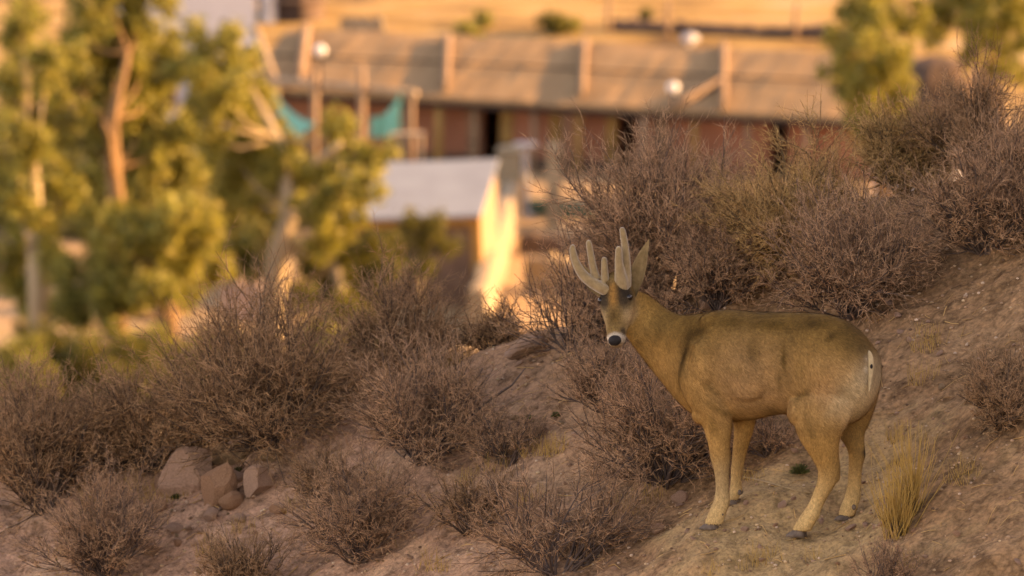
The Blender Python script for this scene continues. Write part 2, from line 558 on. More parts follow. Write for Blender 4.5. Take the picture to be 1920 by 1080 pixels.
def build_deer():
    base = S(1450, 985, -0.05)
    root = empty('deer', base, 'olive tan deer stag with velvet antlers standing side on, head turned', 'deer')
    mb = MB()
    # ---- torso and neck: top x, top y, bottom x, bottom y, half width, extra depth
    T = [(1646, 676, 1643, 728, .040, 0), (1637, 656, 1630, 765, .085, 0), (1607, 619, 1600, 792, .118, 0), (1565, 594, 1560, 797, .134, 0),
         (1515, 587, 1515, 785, .126, 0), (1468, 586, 1468, 776, .130, 0), (1415, 585, 1415, 786, .153, 0), (1362, 581, 1370, 789, .148, 0),
         (1322, 586, 1335, 791, .132, 0), (1290, 591, 1302, 776, .110, 0), (1264, 587, 1274, 752, .088, 0), (1242, 575, 1250, 724, .072, 0),
         (1224, 560, 1228, 698, .060, -.015), (1207, 549, 1207, 672, .052, -.045), (1190, 545, 1188, 648, .044, -.085), (1175, 548, 1172, 625, .036, -.12)]
    rings = []
    for tx, ty, bx, by, w, dd in dense(T, 4):
        cx = (tx + bx) / 2
        d = -(cx - 1400) / PXM * math.tan(TH) + dd
        t, b_ = S(tx, ty, d), S(bx, by, d)
        rings.append(((t + b_) / 2, LAT * w, (t - b_) / 2))
    loft(mb, rings, 32)

    def limb(rows):
        rr = []
        for px, py, d, rl, rw in dense(rows, 4):
            rr.append((S(px, py, d), FWD * (rl / PXM) / math.cos(TH) * 0.96, LAT * rw))
        loft(mb, rr, 20)
    # near fore, far fore, near hind, far hind
    limb([(1318, 640, -.015, 26, .045), (1312, 700, -.035, 40, .060), (1326, 750, -.04, 41, .056), (1344, 795, -.04, 29, .044), (1348, 830, -.04, 20.5, .035),
          (1351, 858, -.035, 19, .031), (1353, 885, -.035, 14, .024), (1354.5, 915, -.03, 12.5, .021), (1353.5, 938, -.03, 15.5, .0245),
          (1347, 956, -.032, 16, .025), (1341, 972, -.036, 17, .026), (1338, 981, -.038, 17.5, .026)])
    limb([(1385, 690, .08, 26, .04), (1393, 760, .10, 25, .042), (1395, 800, .11, 19, .035), (1388, 842, .11, 13.5, .027), (1383, 872, .11, 11.5, .022),
          (1380, 900, .11, 10, .018), (1380, 918, .11, 11.5, .021), (1376, 930, .108, 10.5, .020), (1373, 937, .107, 11, .020)])
    limb([(1560, 660, -.15, 40, .055), (1556, 720, -.19, 62, .070), (1542, 775, -.215, 56, .068), (1536, 818, -.22, 40, .053), (1545, 852, -.217, 28, .039),
          (1554, 880, -.212, 21.5, .031), (1551, 902, -.205, 18.5, .027), (1540, 925, -.197, 15.5, .023), (1529, 947, -.19, 14, .021),
          (1518, 968, -.186, 17.5, .027), (1508, 984, -.184, 18, .027), (1503, 995, -.183, 18, .027)])
    limb([(1615, 690, -.10, 26, .05), (1614, 735, -.085, 32, .058), (1602, 780, -.06, 31, .050), (1596, 812, -.055, 25, .042), (1604, 838, -.06, 17, .033),
          (1607, 855, -.066, 15.5, .028), (1604, 875, -.07, 13, .022), (1602, 905, -.07, 12.5, .020), (1599, 930, -.07, 15, .024),
          (1593, 948, -.074, 16, .025), (1589, 960, -.079, 15.5, .025), (1587, 967, -.08, 15, .025)])
    # joints and muscles
    ellipsoid(mb, S(1569, 893, -.208), FWD * .014, LAT * .014, np.array([0, 0, .022]))
    ellipsoid(mb, S(1616, 845, -.066), FWD * .013, LAT * .013, np.array([0, 0, .02]))
    ellipsoid(mb, S(1395, 700, -.115), FWD * .10, LAT * .05, np.array([0, 0, .11]))
    ellipsoid(mb, S(1548, 695, -.215), FWD * .085, LAT * .066, np.array([0, 0, .10]))
    ellipsoid(mb, S(1320, 690, -.055), FWD * .060, LAT * .055, np.array([0, 0, .115]))
    ellipsoid(mb, S(1500, 770, -.19), FWD * .05, LAT * .045, np.array([0, 0, .06]))       # stifle
    ellipsoid(mb, S(1322, 775, -.02), FWD * .05, LAT * .05, np.array([0, 0, .045]))        # elbow
    ellipsoid(mb, S(1560, 612, -.10), FWD * .045, LAT * .055, np.array([0, 0, .035]))      # hip
    ellipsoid(mb, S(1335, 610, .01), FWD * .05, LAT * .055, np.array([0, 0, .05]))         # shoulder blade
    # ---- head
    poll, nose = S(1157, 545, .085), S(1153.5, 643, -.055)
    Fv = nose - poll; HL = np.linalg.norm(Fv); Fn = Fv / HL
    Lv = np.array([.94, -.34, 0]); Lv -= Fn * Lv.dot(Fn); Lv /= np.linalg.norm(Lv)
    U = np.cross(Fn, Lv); U = U if U[1] < 0 else -U

    def hp(t, l_, u):
        return poll + Fn * HL * t + Lv * l_ + U * u
    hd = [(-.30, .030, .036, .030), (-.16, .047, .050, .046), (0, .053, .056, .052), (.16, .059, .060, .050), (.30, .057, .061, .043), (.45, .048, .054, .034),
          (.60, .039, .043, .027), (.74, .033, .035, .022), (.86, .031, .031, .018), (.95, .028, .026, .012), (1.02, .018, .015, .004)]
    rr = []
    for t, w, h, top in dense(hd, 3):
        w, h, top = w * 1.10, h * 1.10, top * 1.08
        rr.append((hp(t, 0, top - h), Lv * w, U * h))
    loft(mb, rr, 24)
    for s_ in (-1, 1):
        ellipsoid(mb, hp(.20, s_ * .040, .018), Lv * .019, U * .019, Fn * .032)       # brow
        ellipsoid(mb, hp(.32, s_ * .030, -.030), Lv * .024, U * .028, Fn * .05)       # cheek
        ellipsoid(mb, hp(-.03, s_ * .026, .044), Lv * .019, U * .019, Fn * .022)      # pedicle
    body = remeshed('body', mb, 0.0062, 3)
    n = len(body.vertices)
    co = np.zeros(n * 3); body.vertices.foreach_get('co', co); co = co.reshape(-1, 3)
    no = np.zeros(n * 3); body.vertices.foreach_get('normal', no); no = no.reshape(-1, 3)
    # ---- coat colours of the animal, with body shading painted in among them
    fwd_pos = (co - S(1450, 690, -.05)) @ -FWD          # + towards the head
    up_pos = co[:, 2] - S(1450, 985, -.05)[2]
    tan = np.array([.47, .255, .086]); olive = np.array([.31, .160, .042]); pale = np.array([.66, .46, .25]); pink = np.array([.54, .305, .140])
    white = np.array([.80, .74, .64]); dark = np.array([.030, .020, .012]); rust = np.array([.40, .185, .050]); legc = np.array([.70, .46, .21])
    C = np.tile(tan, (n, 1))

    def blend(c, w):
        nonlocal C
        w = np.clip(w, 0, 1)[:, None]
        C = C * (1 - w) + np.asarray(c) * w

    def blob(p_, r, sharp=2.0):
        d = np.linalg.norm(co - p_, axis=1) / r
        return np.exp(-d ** (2 * sharp))
    blend(olive, (up_pos - .60) / .14)                                              # darker back
    blend(np.array([.15, .092, .036]), blob(S(1470, 592, -.07), .30, 1) * .35)
    blend(pink, blob(S(1400, 720, -.16), .16, 1.2) * .8)
    blend(pink, blob(S(1570, 730, -.27), .12, 1.2) * .6)
    blend(pink, blob(S(1440, 775, -.17), .10, 1.2) * .5)
    cf = co @ FWD; cz = co[:, 2]

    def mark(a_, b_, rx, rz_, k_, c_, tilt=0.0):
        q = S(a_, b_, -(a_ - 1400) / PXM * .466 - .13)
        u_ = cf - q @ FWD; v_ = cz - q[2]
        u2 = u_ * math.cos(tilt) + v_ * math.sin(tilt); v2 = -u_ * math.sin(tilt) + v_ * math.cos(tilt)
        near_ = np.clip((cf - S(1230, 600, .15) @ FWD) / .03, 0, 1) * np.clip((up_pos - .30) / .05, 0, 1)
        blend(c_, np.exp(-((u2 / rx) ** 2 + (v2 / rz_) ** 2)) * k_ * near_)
    dk1 = np.array([.065, .032, .006]); dk2 = np.array([.115, .058, .010]); lt1 = np.array([.44, .25, .08])  # tones for body shade and lighter relief put into the coat
    mark(1284, 665, .020, .085, .95, dk1, -.15)            # shade streak at the shoulder, painted dark
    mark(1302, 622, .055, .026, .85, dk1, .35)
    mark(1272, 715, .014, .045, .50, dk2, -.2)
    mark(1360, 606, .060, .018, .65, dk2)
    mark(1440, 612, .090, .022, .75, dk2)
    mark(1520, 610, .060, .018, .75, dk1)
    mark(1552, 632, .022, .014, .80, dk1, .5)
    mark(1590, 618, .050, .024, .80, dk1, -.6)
    mark(1470, 672, .012, .050, .85, dk2, .1)              # shade of the flank hollow, painted in
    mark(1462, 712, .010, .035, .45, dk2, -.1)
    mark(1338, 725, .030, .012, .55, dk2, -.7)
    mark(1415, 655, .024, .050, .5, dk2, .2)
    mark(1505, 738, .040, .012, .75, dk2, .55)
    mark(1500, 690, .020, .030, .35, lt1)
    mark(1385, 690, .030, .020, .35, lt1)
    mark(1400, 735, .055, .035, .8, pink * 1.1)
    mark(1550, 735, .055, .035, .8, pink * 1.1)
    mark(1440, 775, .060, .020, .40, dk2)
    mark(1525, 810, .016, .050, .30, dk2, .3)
    mark(1352, 768, .050, .012, .60, dk2, -.6)  # shade of the elbow fold painted dark
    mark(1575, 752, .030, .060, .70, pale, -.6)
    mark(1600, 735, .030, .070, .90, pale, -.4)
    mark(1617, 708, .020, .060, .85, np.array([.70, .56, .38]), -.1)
    mark(1338, 800, .018, .050, .45, dk2, .1)  # shading on the upper foreleg, painted into the coat
    blend(np.array([.15, .082, .022]), blob(S(1595, 625, -.24), .09, 1) * .8)        # rump top, shade painted in
    blend(np.array([.14, .078, .024]), blob(S(1622, 645, -.25), .055, 1) * .8)
    blend(legc, (.26 - up_pos) / .16)
    blend(np.array([.42, .30, .17]), blob(S(1355, 905, -.05), .09, 1) * .6)
    blend(np.array([.20, .115, .04]), blob(S(1594, 815, -.05), .065, 1.5) * .95)     # shadow on the inner far thigh, painted in
    blend(np.array([.05, .03, .018]), blob(S(1619, 850, -.07), .020, 1.5))           # tarsal tuft
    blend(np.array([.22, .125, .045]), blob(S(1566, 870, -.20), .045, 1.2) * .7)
    # pale rump
    blend(pale, blob(S(1622, 742, -.27), .085, 1.1) * .95)
    blend(pale, blob(S(1600, 785, -.25), .055, 1.4) * .7)
    blend(np.array([.64, .48, .29]), blob(S(1640, 712, -.27), .070, 1.0) * .9)
    blend(white, blob(S(1630, 668, -.27), .016, 1.3) * .7)
    blend(white, blob(S(1628, 690, -.285), .014, 1.3) * .6)
    blend(white, blob(S(1630, 715, -.29), .014, 1.3) * .5)
    # neck front and throat
    blend(np.array([.43, .255, .088]), blob(S(1222, 600, .06), .085, 1.2) * .6)
    blend(pale, blob(S(1196, 640, .03), .024, 1.3) * .5)
    hx = (co - poll) @ Fn / HL; hl = (co - poll) @ Lv; hu = (co - poll) @ U
    onhead = blob(hp(.34, 0, 0), .145, 3) * np.exp(-(hl / .068) ** 8) * np.clip((hu + .085) / .02, 0, 1)
    blend(np.array([.32, .195, .075]), onhead * (hx < 1.2))
    blend(np.array([.46, .32, .17]), onhead * np.exp(-((hx - .45) / .25) ** 2) * np.clip((np.abs(hl) - .02) / .02, 0, 1) * .8)
    blend(np.array([.115, .062, .018]), onhead * np.exp(-((hx - .58) / .22) ** 2) * np.exp(-(hl / .030) ** 2) * (hu > -.02))
    for s_ in (-1, 1):
        blend(dark, blob(hp(.18, s_ * .042, .030), .050, 1.3))
        blend(dark, blob(hp(.06, s_ * .034, .042), .030, 2.0) * .9)
        blend(dark * 1.5, blob(hp(.32, s_ * .034, .030), .022, 1.6) * .75)
    blend(rust, onhead * np.exp(-((hx - .20) / .22) ** 4) * np.exp(-(hl / .015) ** 2) * (hu > 0) * .95)
    blend(white, onhead * np.clip((hx - .83) / .05, 0, 1) * .9)
    blend(dark * 1.6, blob(hp(.80, .030, .002), .016, 2) * .9)
    mot = 0.55 * vnoise(cf * 11, cz * 11 + co[:, 1] * 5, 31) + 0.35 * vnoise(cf * 26, cz * 26, 32) + 0.25 * vnoise(cf * 60, cz * 40, 33)
    C *= (1 + 0.30 * mot * np.clip((up_pos - .2) / .1, 0.3, 1))[:, None]
    C *= (0.80 * (0.88 + 0.24 * rng.random(n)))[:, None] * np.array([[.98, .95, .90]])
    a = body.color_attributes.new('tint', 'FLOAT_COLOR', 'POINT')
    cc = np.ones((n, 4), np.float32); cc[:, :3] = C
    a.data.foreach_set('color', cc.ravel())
    body.vertices.foreach_set('co', (co - base).ravel().astype(np.float32))
    body.materials.clear()
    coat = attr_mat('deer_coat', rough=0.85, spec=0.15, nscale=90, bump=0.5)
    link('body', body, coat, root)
    # ---- short fur
    body.calc_loop_triangles()
    nt = len(body.loop_triangles)
    tv = np.zeros(nt * 3, np.int32); body.loop_triangles.foreach_get('vertices', tv); tv = tv.reshape(-1, 3)
    A_, B_, C_ = co[tv[:, 0]], co[tv[:, 1]], co[tv[:, 2]]
    area = np.linalg.norm(np.cross(B_ - A_, C_ - A_), axis=1)
    NF = 120000
    k = rng.choice(nt, NF, p=area / area.sum())
    r1, r2 = rng.random(NF), rng.random(NF)
    fl = r1 + r2 > 1; r1[fl] = 1 - r1[fl]; r2[fl] = 1 - r2[fl]
    root_p = A_[k] + (B_[k] - A_[k]) * r1[:, None] + (C_[k] - A_[k]) * r2[:, None]
    nn = no[tv[k, 0]]
    flow = np.tile(FWD * 0.75 + np.array([0, 0, -0.65]), (NF, 1)) + rng.normal(0, .22, (NF, 3))
    leg = (root_p[:, 2] - base[2]) < .36
    flow[leg] = np.array([0.1, 0, -1]) + rng.normal(0, .15, (leg.sum(), 3))
    head = np.linalg.norm(root_p - hp(.4, 0, 0), axis=1) < .14
    flow[head] = -Fn * .6 + rng.normal(0, .2, (head.sum(), 3))
    flow -= nn * (flow * nn).sum(1, keepdims=True)
    flow /= np.linalg.norm(flow, axis=1, keepdims=True) + 1e-9
    d = flow * .93 + nn * .30
    L = rng.uniform(.009, .020, NF) * np.where(leg | head, .5, 1.0)
    side = np.cross(d, nn); side /= np.linalg.norm(side, axis=1, keepdims=True) + 1e-9
    w = .0008
    FV = np.stack([root_p - side * w, root_p + side * w, root_p + d * L[:, None]], 1).reshape(-1, 3) - base
    fc = C[tv[k, 0]] * rng.uniform(.55, 1.45, NF)[:, None]
    fur = mesh_np('fur', FV, np.arange(NF * 3).reshape(-1, 3), tint=np.repeat(fc, 3, 0))
    fur.normals_split_custom_set_from_vertices([tuple(v) for v in np.repeat(nn, 3, 0)])
    tag(link('fur', fur, attr_mat('deer_fur', rough=0.8, spec=0.2), root), kind='stuff')
    # ---- antlers in velvet
    velvet = mat('velvet', (.31, .205, .095), (.235, .15, .066), 60, 0.9, 0.4, 300)
    velvet.node_tree.nodes['Principled BSDF'].inputs['Sheen Weight'].default_value = 0.5

    def tine(m_, rows):
        q = dense(rows, 4)
        path = [S(r_[0], r_[1], r_[2]) for r_ in q]
        rad = [r_[3] * .87 / PXM for r_ in q]
        e = path[-1] - path[-2]; e /= np.linalg.norm(e)
        for f in (.45, .75, .93):
            path.append(path[len(q) - 1] + e * q[-1][3] / PXM * f)
            rad.append(q[-1][3] * .87 / PXM * math.sqrt(1 - f * f))
        m_.tube(path, rad, 12)
    m1 = MB()
    tine(m1, [(1144, 549, .05, 10), (1133, 543, .05, 13), (1112, 531, .06, 12.5), (1093, 515, .07, 11.5), (1080, 493, .08, 9.5), (1074, 472, .085, 8), (1074, 464, .085, 6.5)])
    tine(m1, [(1119, 524, .07, 9), (1112, 500, .08, 8.5), (1107, 474, .085, 7.8), (1104, 456, .09, 6.8)])
    tine(m1, [(1136, 536, .06, 9), (1134, 512, .065, 8.5), (1133, 488, .07, 7)])
    m2 = MB()
    tine(m2, [(1166, 549, .055, 17), (1165, 530, .055, 16), (1162, 508, .055, 11.5), (1160, 485, .055, 9), (1160, 468, .055, 7.5)])
    tine(m2, [(1172, 538, .065, 14), (1175, 508, .08, 10.5), (1173, 470, .09, 8.8), (1169, 443, .095, 8), (1167, 432, .095, 7)])
    for m_ in (m1, m2):
        me = remeshed('antler', m_, 0.0035, 5)
        v = np.zeros(len(me.vertices) * 3); me.vertices.foreach_get('co', v)
        me.vertices.foreach_set('co', (v.reshape(-1, 3) - base).ravel().astype(np.float32)); me.materials.clear()
        link('antler', me, velvet, root)
    # ---- ears
    earm = mat('ear_fur', (.28, .18, .085), (.18, .115, .05), 45, 0.9, 0.3, 200)

    def ear(p0, p1, cup, wmax):
        ax = p1 - p0; Le = np.linalg.norm(ax); ax /= Le
        cup = cup - ax * cup.dot(ax); cup /= np.linalg.norm(cup)
        sd_ = np.cross(ax, cup)
        prof = [(0, .42), (.12, .62), (.28, .92), (.42, 1.0), (.58, .88), (.74, .62), (.88, .32), (1.0, .03)]
        V, F_ = [], []
        nk = 9
        for t, w_ in dense(prof, 2):
            for layer in (0, 1):
                for k_ in range(nk):
                    x = -1 + 2 * k_ / (nk - 1)
                    depth = (x * x) * .55 * w_ * wmax * (1 if t < .85 else .6) - (.007 * (1 - abs(x)) if layer else 0)
                    V.append(p0 + ax * Le * t + sd_ * x * w_ * wmax + cup * depth + np.cross(ax, sd_) * 0 - base)
        m_ = len(dense(prof, 2))
        for i in range(m_ - 1):
            for k_ in range(nk - 1):
                a0 = i * 2 * nk + k_; b0 = a0 + nk
                F_.append([a0, a0 + 1, a0 + 1 + 2 * nk, a0 + 2 * nk])
                F_.append([b0 + 1, b0, b0 + 2 * nk, b0 + 1 + 2 * nk])
            for k_ in (0, nk - 1):
                a0 = i * 2 * nk + k_
                F_.append([a0, a0 + 2 * nk, a0 + 3 * nk, a0 + nk])
        link('ear', mesh_np('ear', V, F_, smooth=True), earm, root)
    ear(S(1188, 556, .10), S(1217, 448, .10), np.array([-.55, -.83, 0]), .032)
    ear(S(1134, 556, .11), S(1088, 494, .17), np.array([-.3, -.95, 0]), .028)
    # ---- eyes, nose
    black = mat('black_skin', (.010, .008, .008), (.016, .013, .011), 30, 0.65, 0.2, 200, spec=.2)
    eye_m = mat('eye_dark', (.010, .007, .005), (.012, .008, .006), 10, 0.08, spec=.5)
    for s_ in (-1, 1):
        e = MB(); e.sphere(hp(.22, s_ * .0535, .022) - base, .0125, 14, 10)
        e.build('eye', eye_m, root, True)
    nb = MB()
    ellipsoid(nb, hp(.975, 0, .008) - base, Lv * .0245, U * .019, Fn * .020)
    nb.build('nose', black, root, True)
    # ---- tail
    tb = MB()
    rows = dense([(1629, 657, -.235, .002, .002), (1631, 664, -.248, .007, .009), (1633, 680, -.264, .009, .011), (1632, 705, -.277, .007, .009), (1631, 722, -.283, .005, .006), (1630, 734, -.288, .002, .002)], 4)
    loft(tb, [(S(a_, b_, c_) - base, LAT * e_, FWD * f_) for a_, b_, c_, e_, f_ in rows], 14)
    tail = tb.build('tail', mat('tail_white', (.47, .34, .19), (.37, .26, .14), 50, .95, .4, 200), root, True)
    sp = MB(); ellipsoid(sp, S(1634, 687, -.278) - base, LAT * .0055, FWD * .005, np.array([0, 0, .009]))
    sp.build('tail_spot', black, tail, True)
    # ---- cloven hooves
    hoofm = mat('hoof_horn', (.15, .105, .075), (.08, .055, .04), 40, .55, .3, 120)
    for key, yaw, sc in (('FN', 0.15, 1.2), ('FF', 0.15, 1.0), ('HN', 0.1, 1.2), ('HF', 0.1, 1.05)):
        a_, b_, c_ = HOOF[key]
        p0 = S(a_, b_, c_)
        p0[2] = float(H(p0[0], p0[1])) - .004
        fw = -FWD * math.cos(yaw) + LAT * math.sin(yaw) * -1
        lt = np.array([-fw[1], fw[0], 0])
        hb = MB()
        for s_ in (-1, 1):
            rws = []
            for z, ln, wd, off in ((0, .033, .0135, .012), (.006, .031, .0132, .011), (.013, .026, .012, .007), (.019, .018, .010, .003), (.022, .010, .006, .0)):
                c = p0 + lt * s_ * .0125 * sc + fw * off * sc + np.array([0, 0, z * sc]) - base
                rws.append((c, fw * ln * sc * .95, lt * wd * sc))
            loft(hb, rws, 14)
            ellipsoid(hb, p0 - fw * .028 * sc + lt * s_ * .011 * sc + np.array([0, 0, .048 * sc]) - base, fw * .008, lt * .006, np.array([0, 0, .011]))
        hb.build('hoof', hoofm, root, True)
    return root


deer = build_deer()

# ================================================================== SHRUBS
twig_mats = {
    'mauve': mat('twig_mauve', (.60, .33, .185), (.38, .205, .115), 9, .95, spec=.1),
    'brown': mat('twig_brown', (.52, .285, .150), (.34, .182, .092), 9, .95, spec=.1),
    'ochre': mat('twig_ochre', (.64, .37, .15), (.42, .235, .095), 9, .95, spec=.1),
    'olive': mat('twig_olive', (.34, .205, .085), (.19, .115, .05), 9, .95, spec=.1),
}
stem_mats = {
    'mauve': mat('stem_mauve', (.130, .085, .066), (.075, .050, .040), 20, .95, .3, 90),
    'brown': mat('stem_brown', (.115, .072, .048), (.065, .042, .030), 20, .95, .3, 90),
    'ochre': mat('stem_ochre', (.150, .095, .045), (.085, .055, .030), 20, .95, .3, 90),
    'olive': mat('stem_olive', (.100, .066, .036), (.050, .034, .022), 20, .95, .3, 90),
}
old_mats = {
    'mauve': mat('twig_old_mauve', (.27, .155, .088), (.15, .085, .05), 9, .95, spec=.1),
    'brown': mat('twig_old_brown', (.26, .14, .072), (.14, .076, .040), 9, .95, spec=.1),
    'ochre': mat('twig_old_ochre', (.34, .19, .078), (.19, .105, .045), 9, .95, spec=.1),
    'olive': mat('twig_old_olive', (.22, .135, .06), (.12, .075, .034), 9, .95, spec=.1),
}


def shrub(p, w, h, kind, label, seed, dens=1.0, lean=(0, 0), group='dry shrubs on the slope', open_=0.0, sprays=3):
    """vase of branching dry twigs; w, h in metres"""
    g = np.random.default_rng(seed)
    root = empty('dry_shrub', p, label, 'shrub', group)
    n0 = int(30 * (0.5 + 0.5 * dens))
    az = g.uniform(0, 2 * math.pi, n0)
    el = np.clip(g.normal(g.uniform(.72, 1.05), g.uniform(.28, .42), n0), 0.16, 1.5)
    lean = (lean[0] + g.uniform(-.22, .22), lean[1] + g.uniform(-.15, .1))
    vup, vsp, vl = g.uniform(.02, .10), g.uniform(.30, .52), g.uniform(.8, 1.15)
    dirs = np.stack([np.cos(az) * np.cos(el), np.sin(az) * np.cos(el), np.sin(el)], 1)
    reach = 1 / np.sqrt((np.cos(el) / (w / 2)) ** 2 + (np.sin(el) / h) ** 2)
    dirs[:, 0] += lean[0]; dirs[:, 1] += lean[1]
    st = np.stack([np.cos(az) * .05 * w * g.random(n0), np.sin(az) * .05 * w * g.random(n0), np.full(n0, -.02)], 1)
    L0 = reach * g.uniform(.62, .98, n0)
    s0, r0 = grow(st, dirs, L0, 8, vup, .11, g.uniform(.0035, .0075, n0) * (w / .6) ** .5, np.full(n0, .0016), g)
    sc = (w * .5 + h) / 2
    s1, r1 = sprout(s0, r0, max(int(12 * dens), 3), .28 * vl, .66 * vl, vsp, .20, 5, vup, .13, .0031, g, sc)
    s2, r2 = sprout(s1, r1, 6, .14, .32, .50, .15, 3, .05, .16, .0020, g, sc)
    s3, r3 = sprout(s2, r2, 4, .05, .15, .62, .08, 2, .04, .20, .0012, g, sc)
    V0, F0 = twig_mesh(s0, r0, 5)
    V1, F1 = twig_mesh(s1, r1, 3)
    link('stems', mesh_np('stems', np.vstack([V0, V1]), np.vstack([F0, F1 + len(V0)])), stem_mats[kind], root)
    V2, F2 = twig_mesh(s2, r2, 3)
    VS, FS = spike_mesh(s3, r3 * 1.25)
    # a few long sprays that stand out of the crown
    if sprays:
        ka = g.choice(n0, min(sprays * 2, n0), replace=False)
        sp0, rp0 = sprout(s0[ka], r0[ka], 1, .45, .75, .25, .6, 6, .06, .16, .0018, g, sc)
        sp1, rp1 = sprout(sp0, rp0, 4, .08, .2, .5, .4, 3, .05, .15, .0012, g, sc)
        for q_, w_ in ((sp0, rp0), (sp1, rp1)):
            A, FA = twig_mesh(q_, w_, 3)
            F2 = np.vstack([F2, FA + len(V2)]); V2 = np.vstack([V2, A])
    tw = link('twigs', mesh_np('twigs', V2, F2), old_mats[kind], root)
    tag(tw, kind='stuff')
    tw = link('fine_twigs', mesh_np('fine_twigs', VS, FS), twig_mats[kind], root)
    tag(tw, kind='stuff')
    return root


# base pixel, width and height in pixels, colour family, density, label; y overrides the distance
SHR = [
    ((505, 830), 430, 290, 'brown', 1.15, 'largest brown twiggy shrub, just above the pile of pinkish rocks', None, 5),
    ((270, 880), 270, 190, 'brown', 1.0, 'brown twiggy shrub on the far side of the largest pinkish rock', None, 3),
    ((760, 665), 270, 180, 'brown', 1.0, 'brown shrub on the crest in front of the white roofed shed', 28.1, 4),
    ((795, 868), 350, 225, 'mauve', .95, 'mauve shrub with one bare dark stem sweeping out towards the deer', None, 3),
    ((675, 1050), 280, 200, 'mauve', .9, 'mauve shrub with dark hollow base on the stony slope below the rocks', None, 2),
    ((205, 1085), 240, 200, 'mauve', .75, 'thin shrub among small pink stones at the foot of the slope', None, 2),
    ((1045, 1080), 340, 225, 'mauve', .62, 'open see-through shrub below the trodden ledge where the deer stands', None, 4),
    ((1250, 905), 350, 270, 'mauve', 1.15, 'dense mauve shrub right beside the chest and forelegs of the deer', None, 3),
    ((1245, 570), 490, 305, 'mauve', 1.3, 'big dark shrub behind the antlers of the deer', None, 6),
    ((1490, 500), 290, 262, 'ochre', 1.2, 'tall ochre broom-like shrub behind the back of the deer', None, 6),
    ((1600, 590), 400, 225, 'mauve', 1.0, 'spreading mauve shrub directly behind the rump of the deer', None, 3),
    ((1690, 335), 210, 145, 'ochre', 1.0, 'dark stemmed ochre shrub on the top of the crest below the thatched hut', None, 6),
    ((1068, 660), 270, 235, 'mauve', .5, 'sparse shrub on the crest to the left of the deer face', None, 3),
    ((930, 645), 150, 95, 'brown', .6, 'low brown shrub on the crest below the sunlit yard wall', 27.9, 1),
    ((600, 640), 200, 120, 'brown', .8, 'brown shrub on the crest under the pale tree trunk', 28.3, 3),
    ((405, 690), 210, 105, 'ochre', .8, 'low ochre shrub on the crest beneath the leafy yellow green tree', 28.5, 3),
    ((880, 1000), 230, 120, 'brown', .55, 'low thin brown shrub between two mauve shrubs on the slope', None, 1),
    ((1440, 850), 180, 70, 'mauve', .4, 'flattened dead shrub on the ground behind the legs of the deer', None, 0),
    ((1135, 770), 200, 130, 'mauve', .8, 'small mauve shrub under the muzzle of the deer', None, 2),
    ((80, 960), 330, 250, 'brown', .9, 'brown shrub beyond the left end of the rock pile', None, 3),
    ((60, 800), 260, 130, 'brown', .8, 'brown shrub on the falling left end of the crest', None, 3),
    ((460, 1110), 260, 110, 'brown', .6, 'low brown shrub at the bottom of the stony slope below the rocks', None, 1),
    ((1850, 470), 330, 240, 'mauve', 1.0, 'mauve shrub uphill of the deer beyond the grass tuft', None, 4),
    ((1830, 250), 220, 150, 'brown', .9, 'brown shrub highest up on the crest', None, 5),
    ((1880, 800), 220, 150, 'brown', .8, 'brown shrub on the bare slope uphill of the grass tuft', None, 2),
    ((1345, 580), 230, 165, 'mauve', 1.1, 'rounded shrub just behind the withers of the deer', None, 2),
    ((1165, 640), 220, 170, 'mauve', 1.0, 'twiggy shrub directly behind the face of the deer', None, 2),
    ((615, 940), 160, 90, 'brown', .7, 'low brown shrub at the downhill end of the rock pile', None, 1),
    ((950, 870), 200, 90, 'mauve', .5, 'sprawling thin shrub on the bare slope beside the dark green cushion plant', None, 1),
    ((1660, 1120), 200, 90, 'mauve', .4, 'thin bare shrub downhill of the grass tuft', None, 1),
]
for i, ((px, py), wpx, hpx, kind, dens, label, yy, spn) in enumerate(SHR):
    if yy is None:
        p = ground_at(px, py)
    else:
        q = P(px, py, yy); p = np.array([q[0], yy, float(H(q[0], yy))])
    s_ = p[1] / 25 / PXM
    top = P(px, py - hpx, p[1])[2] - p[2]
    shrub(p, wpx * s_, max(top, .08), kind, label, 100 + i, dens, sprays=spn, lean=(0, 0))

# ================================================================== ROCKS
rock_mats = [mat('rock_pink', (.56, .325, .215), (.42, .235, .15), 14, .95, .8, 60),
             mat('rock_rust', (.52, .265, .145), (.38, .185, .10), 14, .95, .8, 60),
             mat('rock_ochre', (.42, .26, .14), (.30, .18, .095), 14, .95, .8, 60)]


def rock_mesh(seed, sub=3, flat=5):
    import bmesh
    g = random.Random(seed)
    bm = bmesh.new()
    bmesh.ops.create_icosphere(bm, subdivisions=sub, radius=1.0)
    planes = []
    for _ in range(flat):
        n_ = Vector((g.gauss(0, 1), g.gauss(0, 1), g.gauss(0, .8))).normalized()
        planes.append((n_, g.uniform(.5, .85)))
    for _ in range(flat):
        n_ = Vector((g.gauss(0, 1), g.gauss(0, 1), g.gauss(0, 1))).normalized()
        planes.append((n_, g.uniform(.72, .9)))
    off = Vector((seed * 3.1, seed * 1.7, 0))
    for v in bm.verts:
        for n_, d in planes:
            k = v.co.dot(n_)
            if k > d: v.co -= n_ * (k - d)
        v.co *= 1 + .06 * mnoise.noise(v.co * 1.6 + off) + .035 * mnoise.noise(v.co * 4.2 + off) + .03 * mnoise.noise(v.co * 11 + off)
    me = bpy.data.meshes.new('rock'); bm.to_mesh(me); bm.free()
    return me


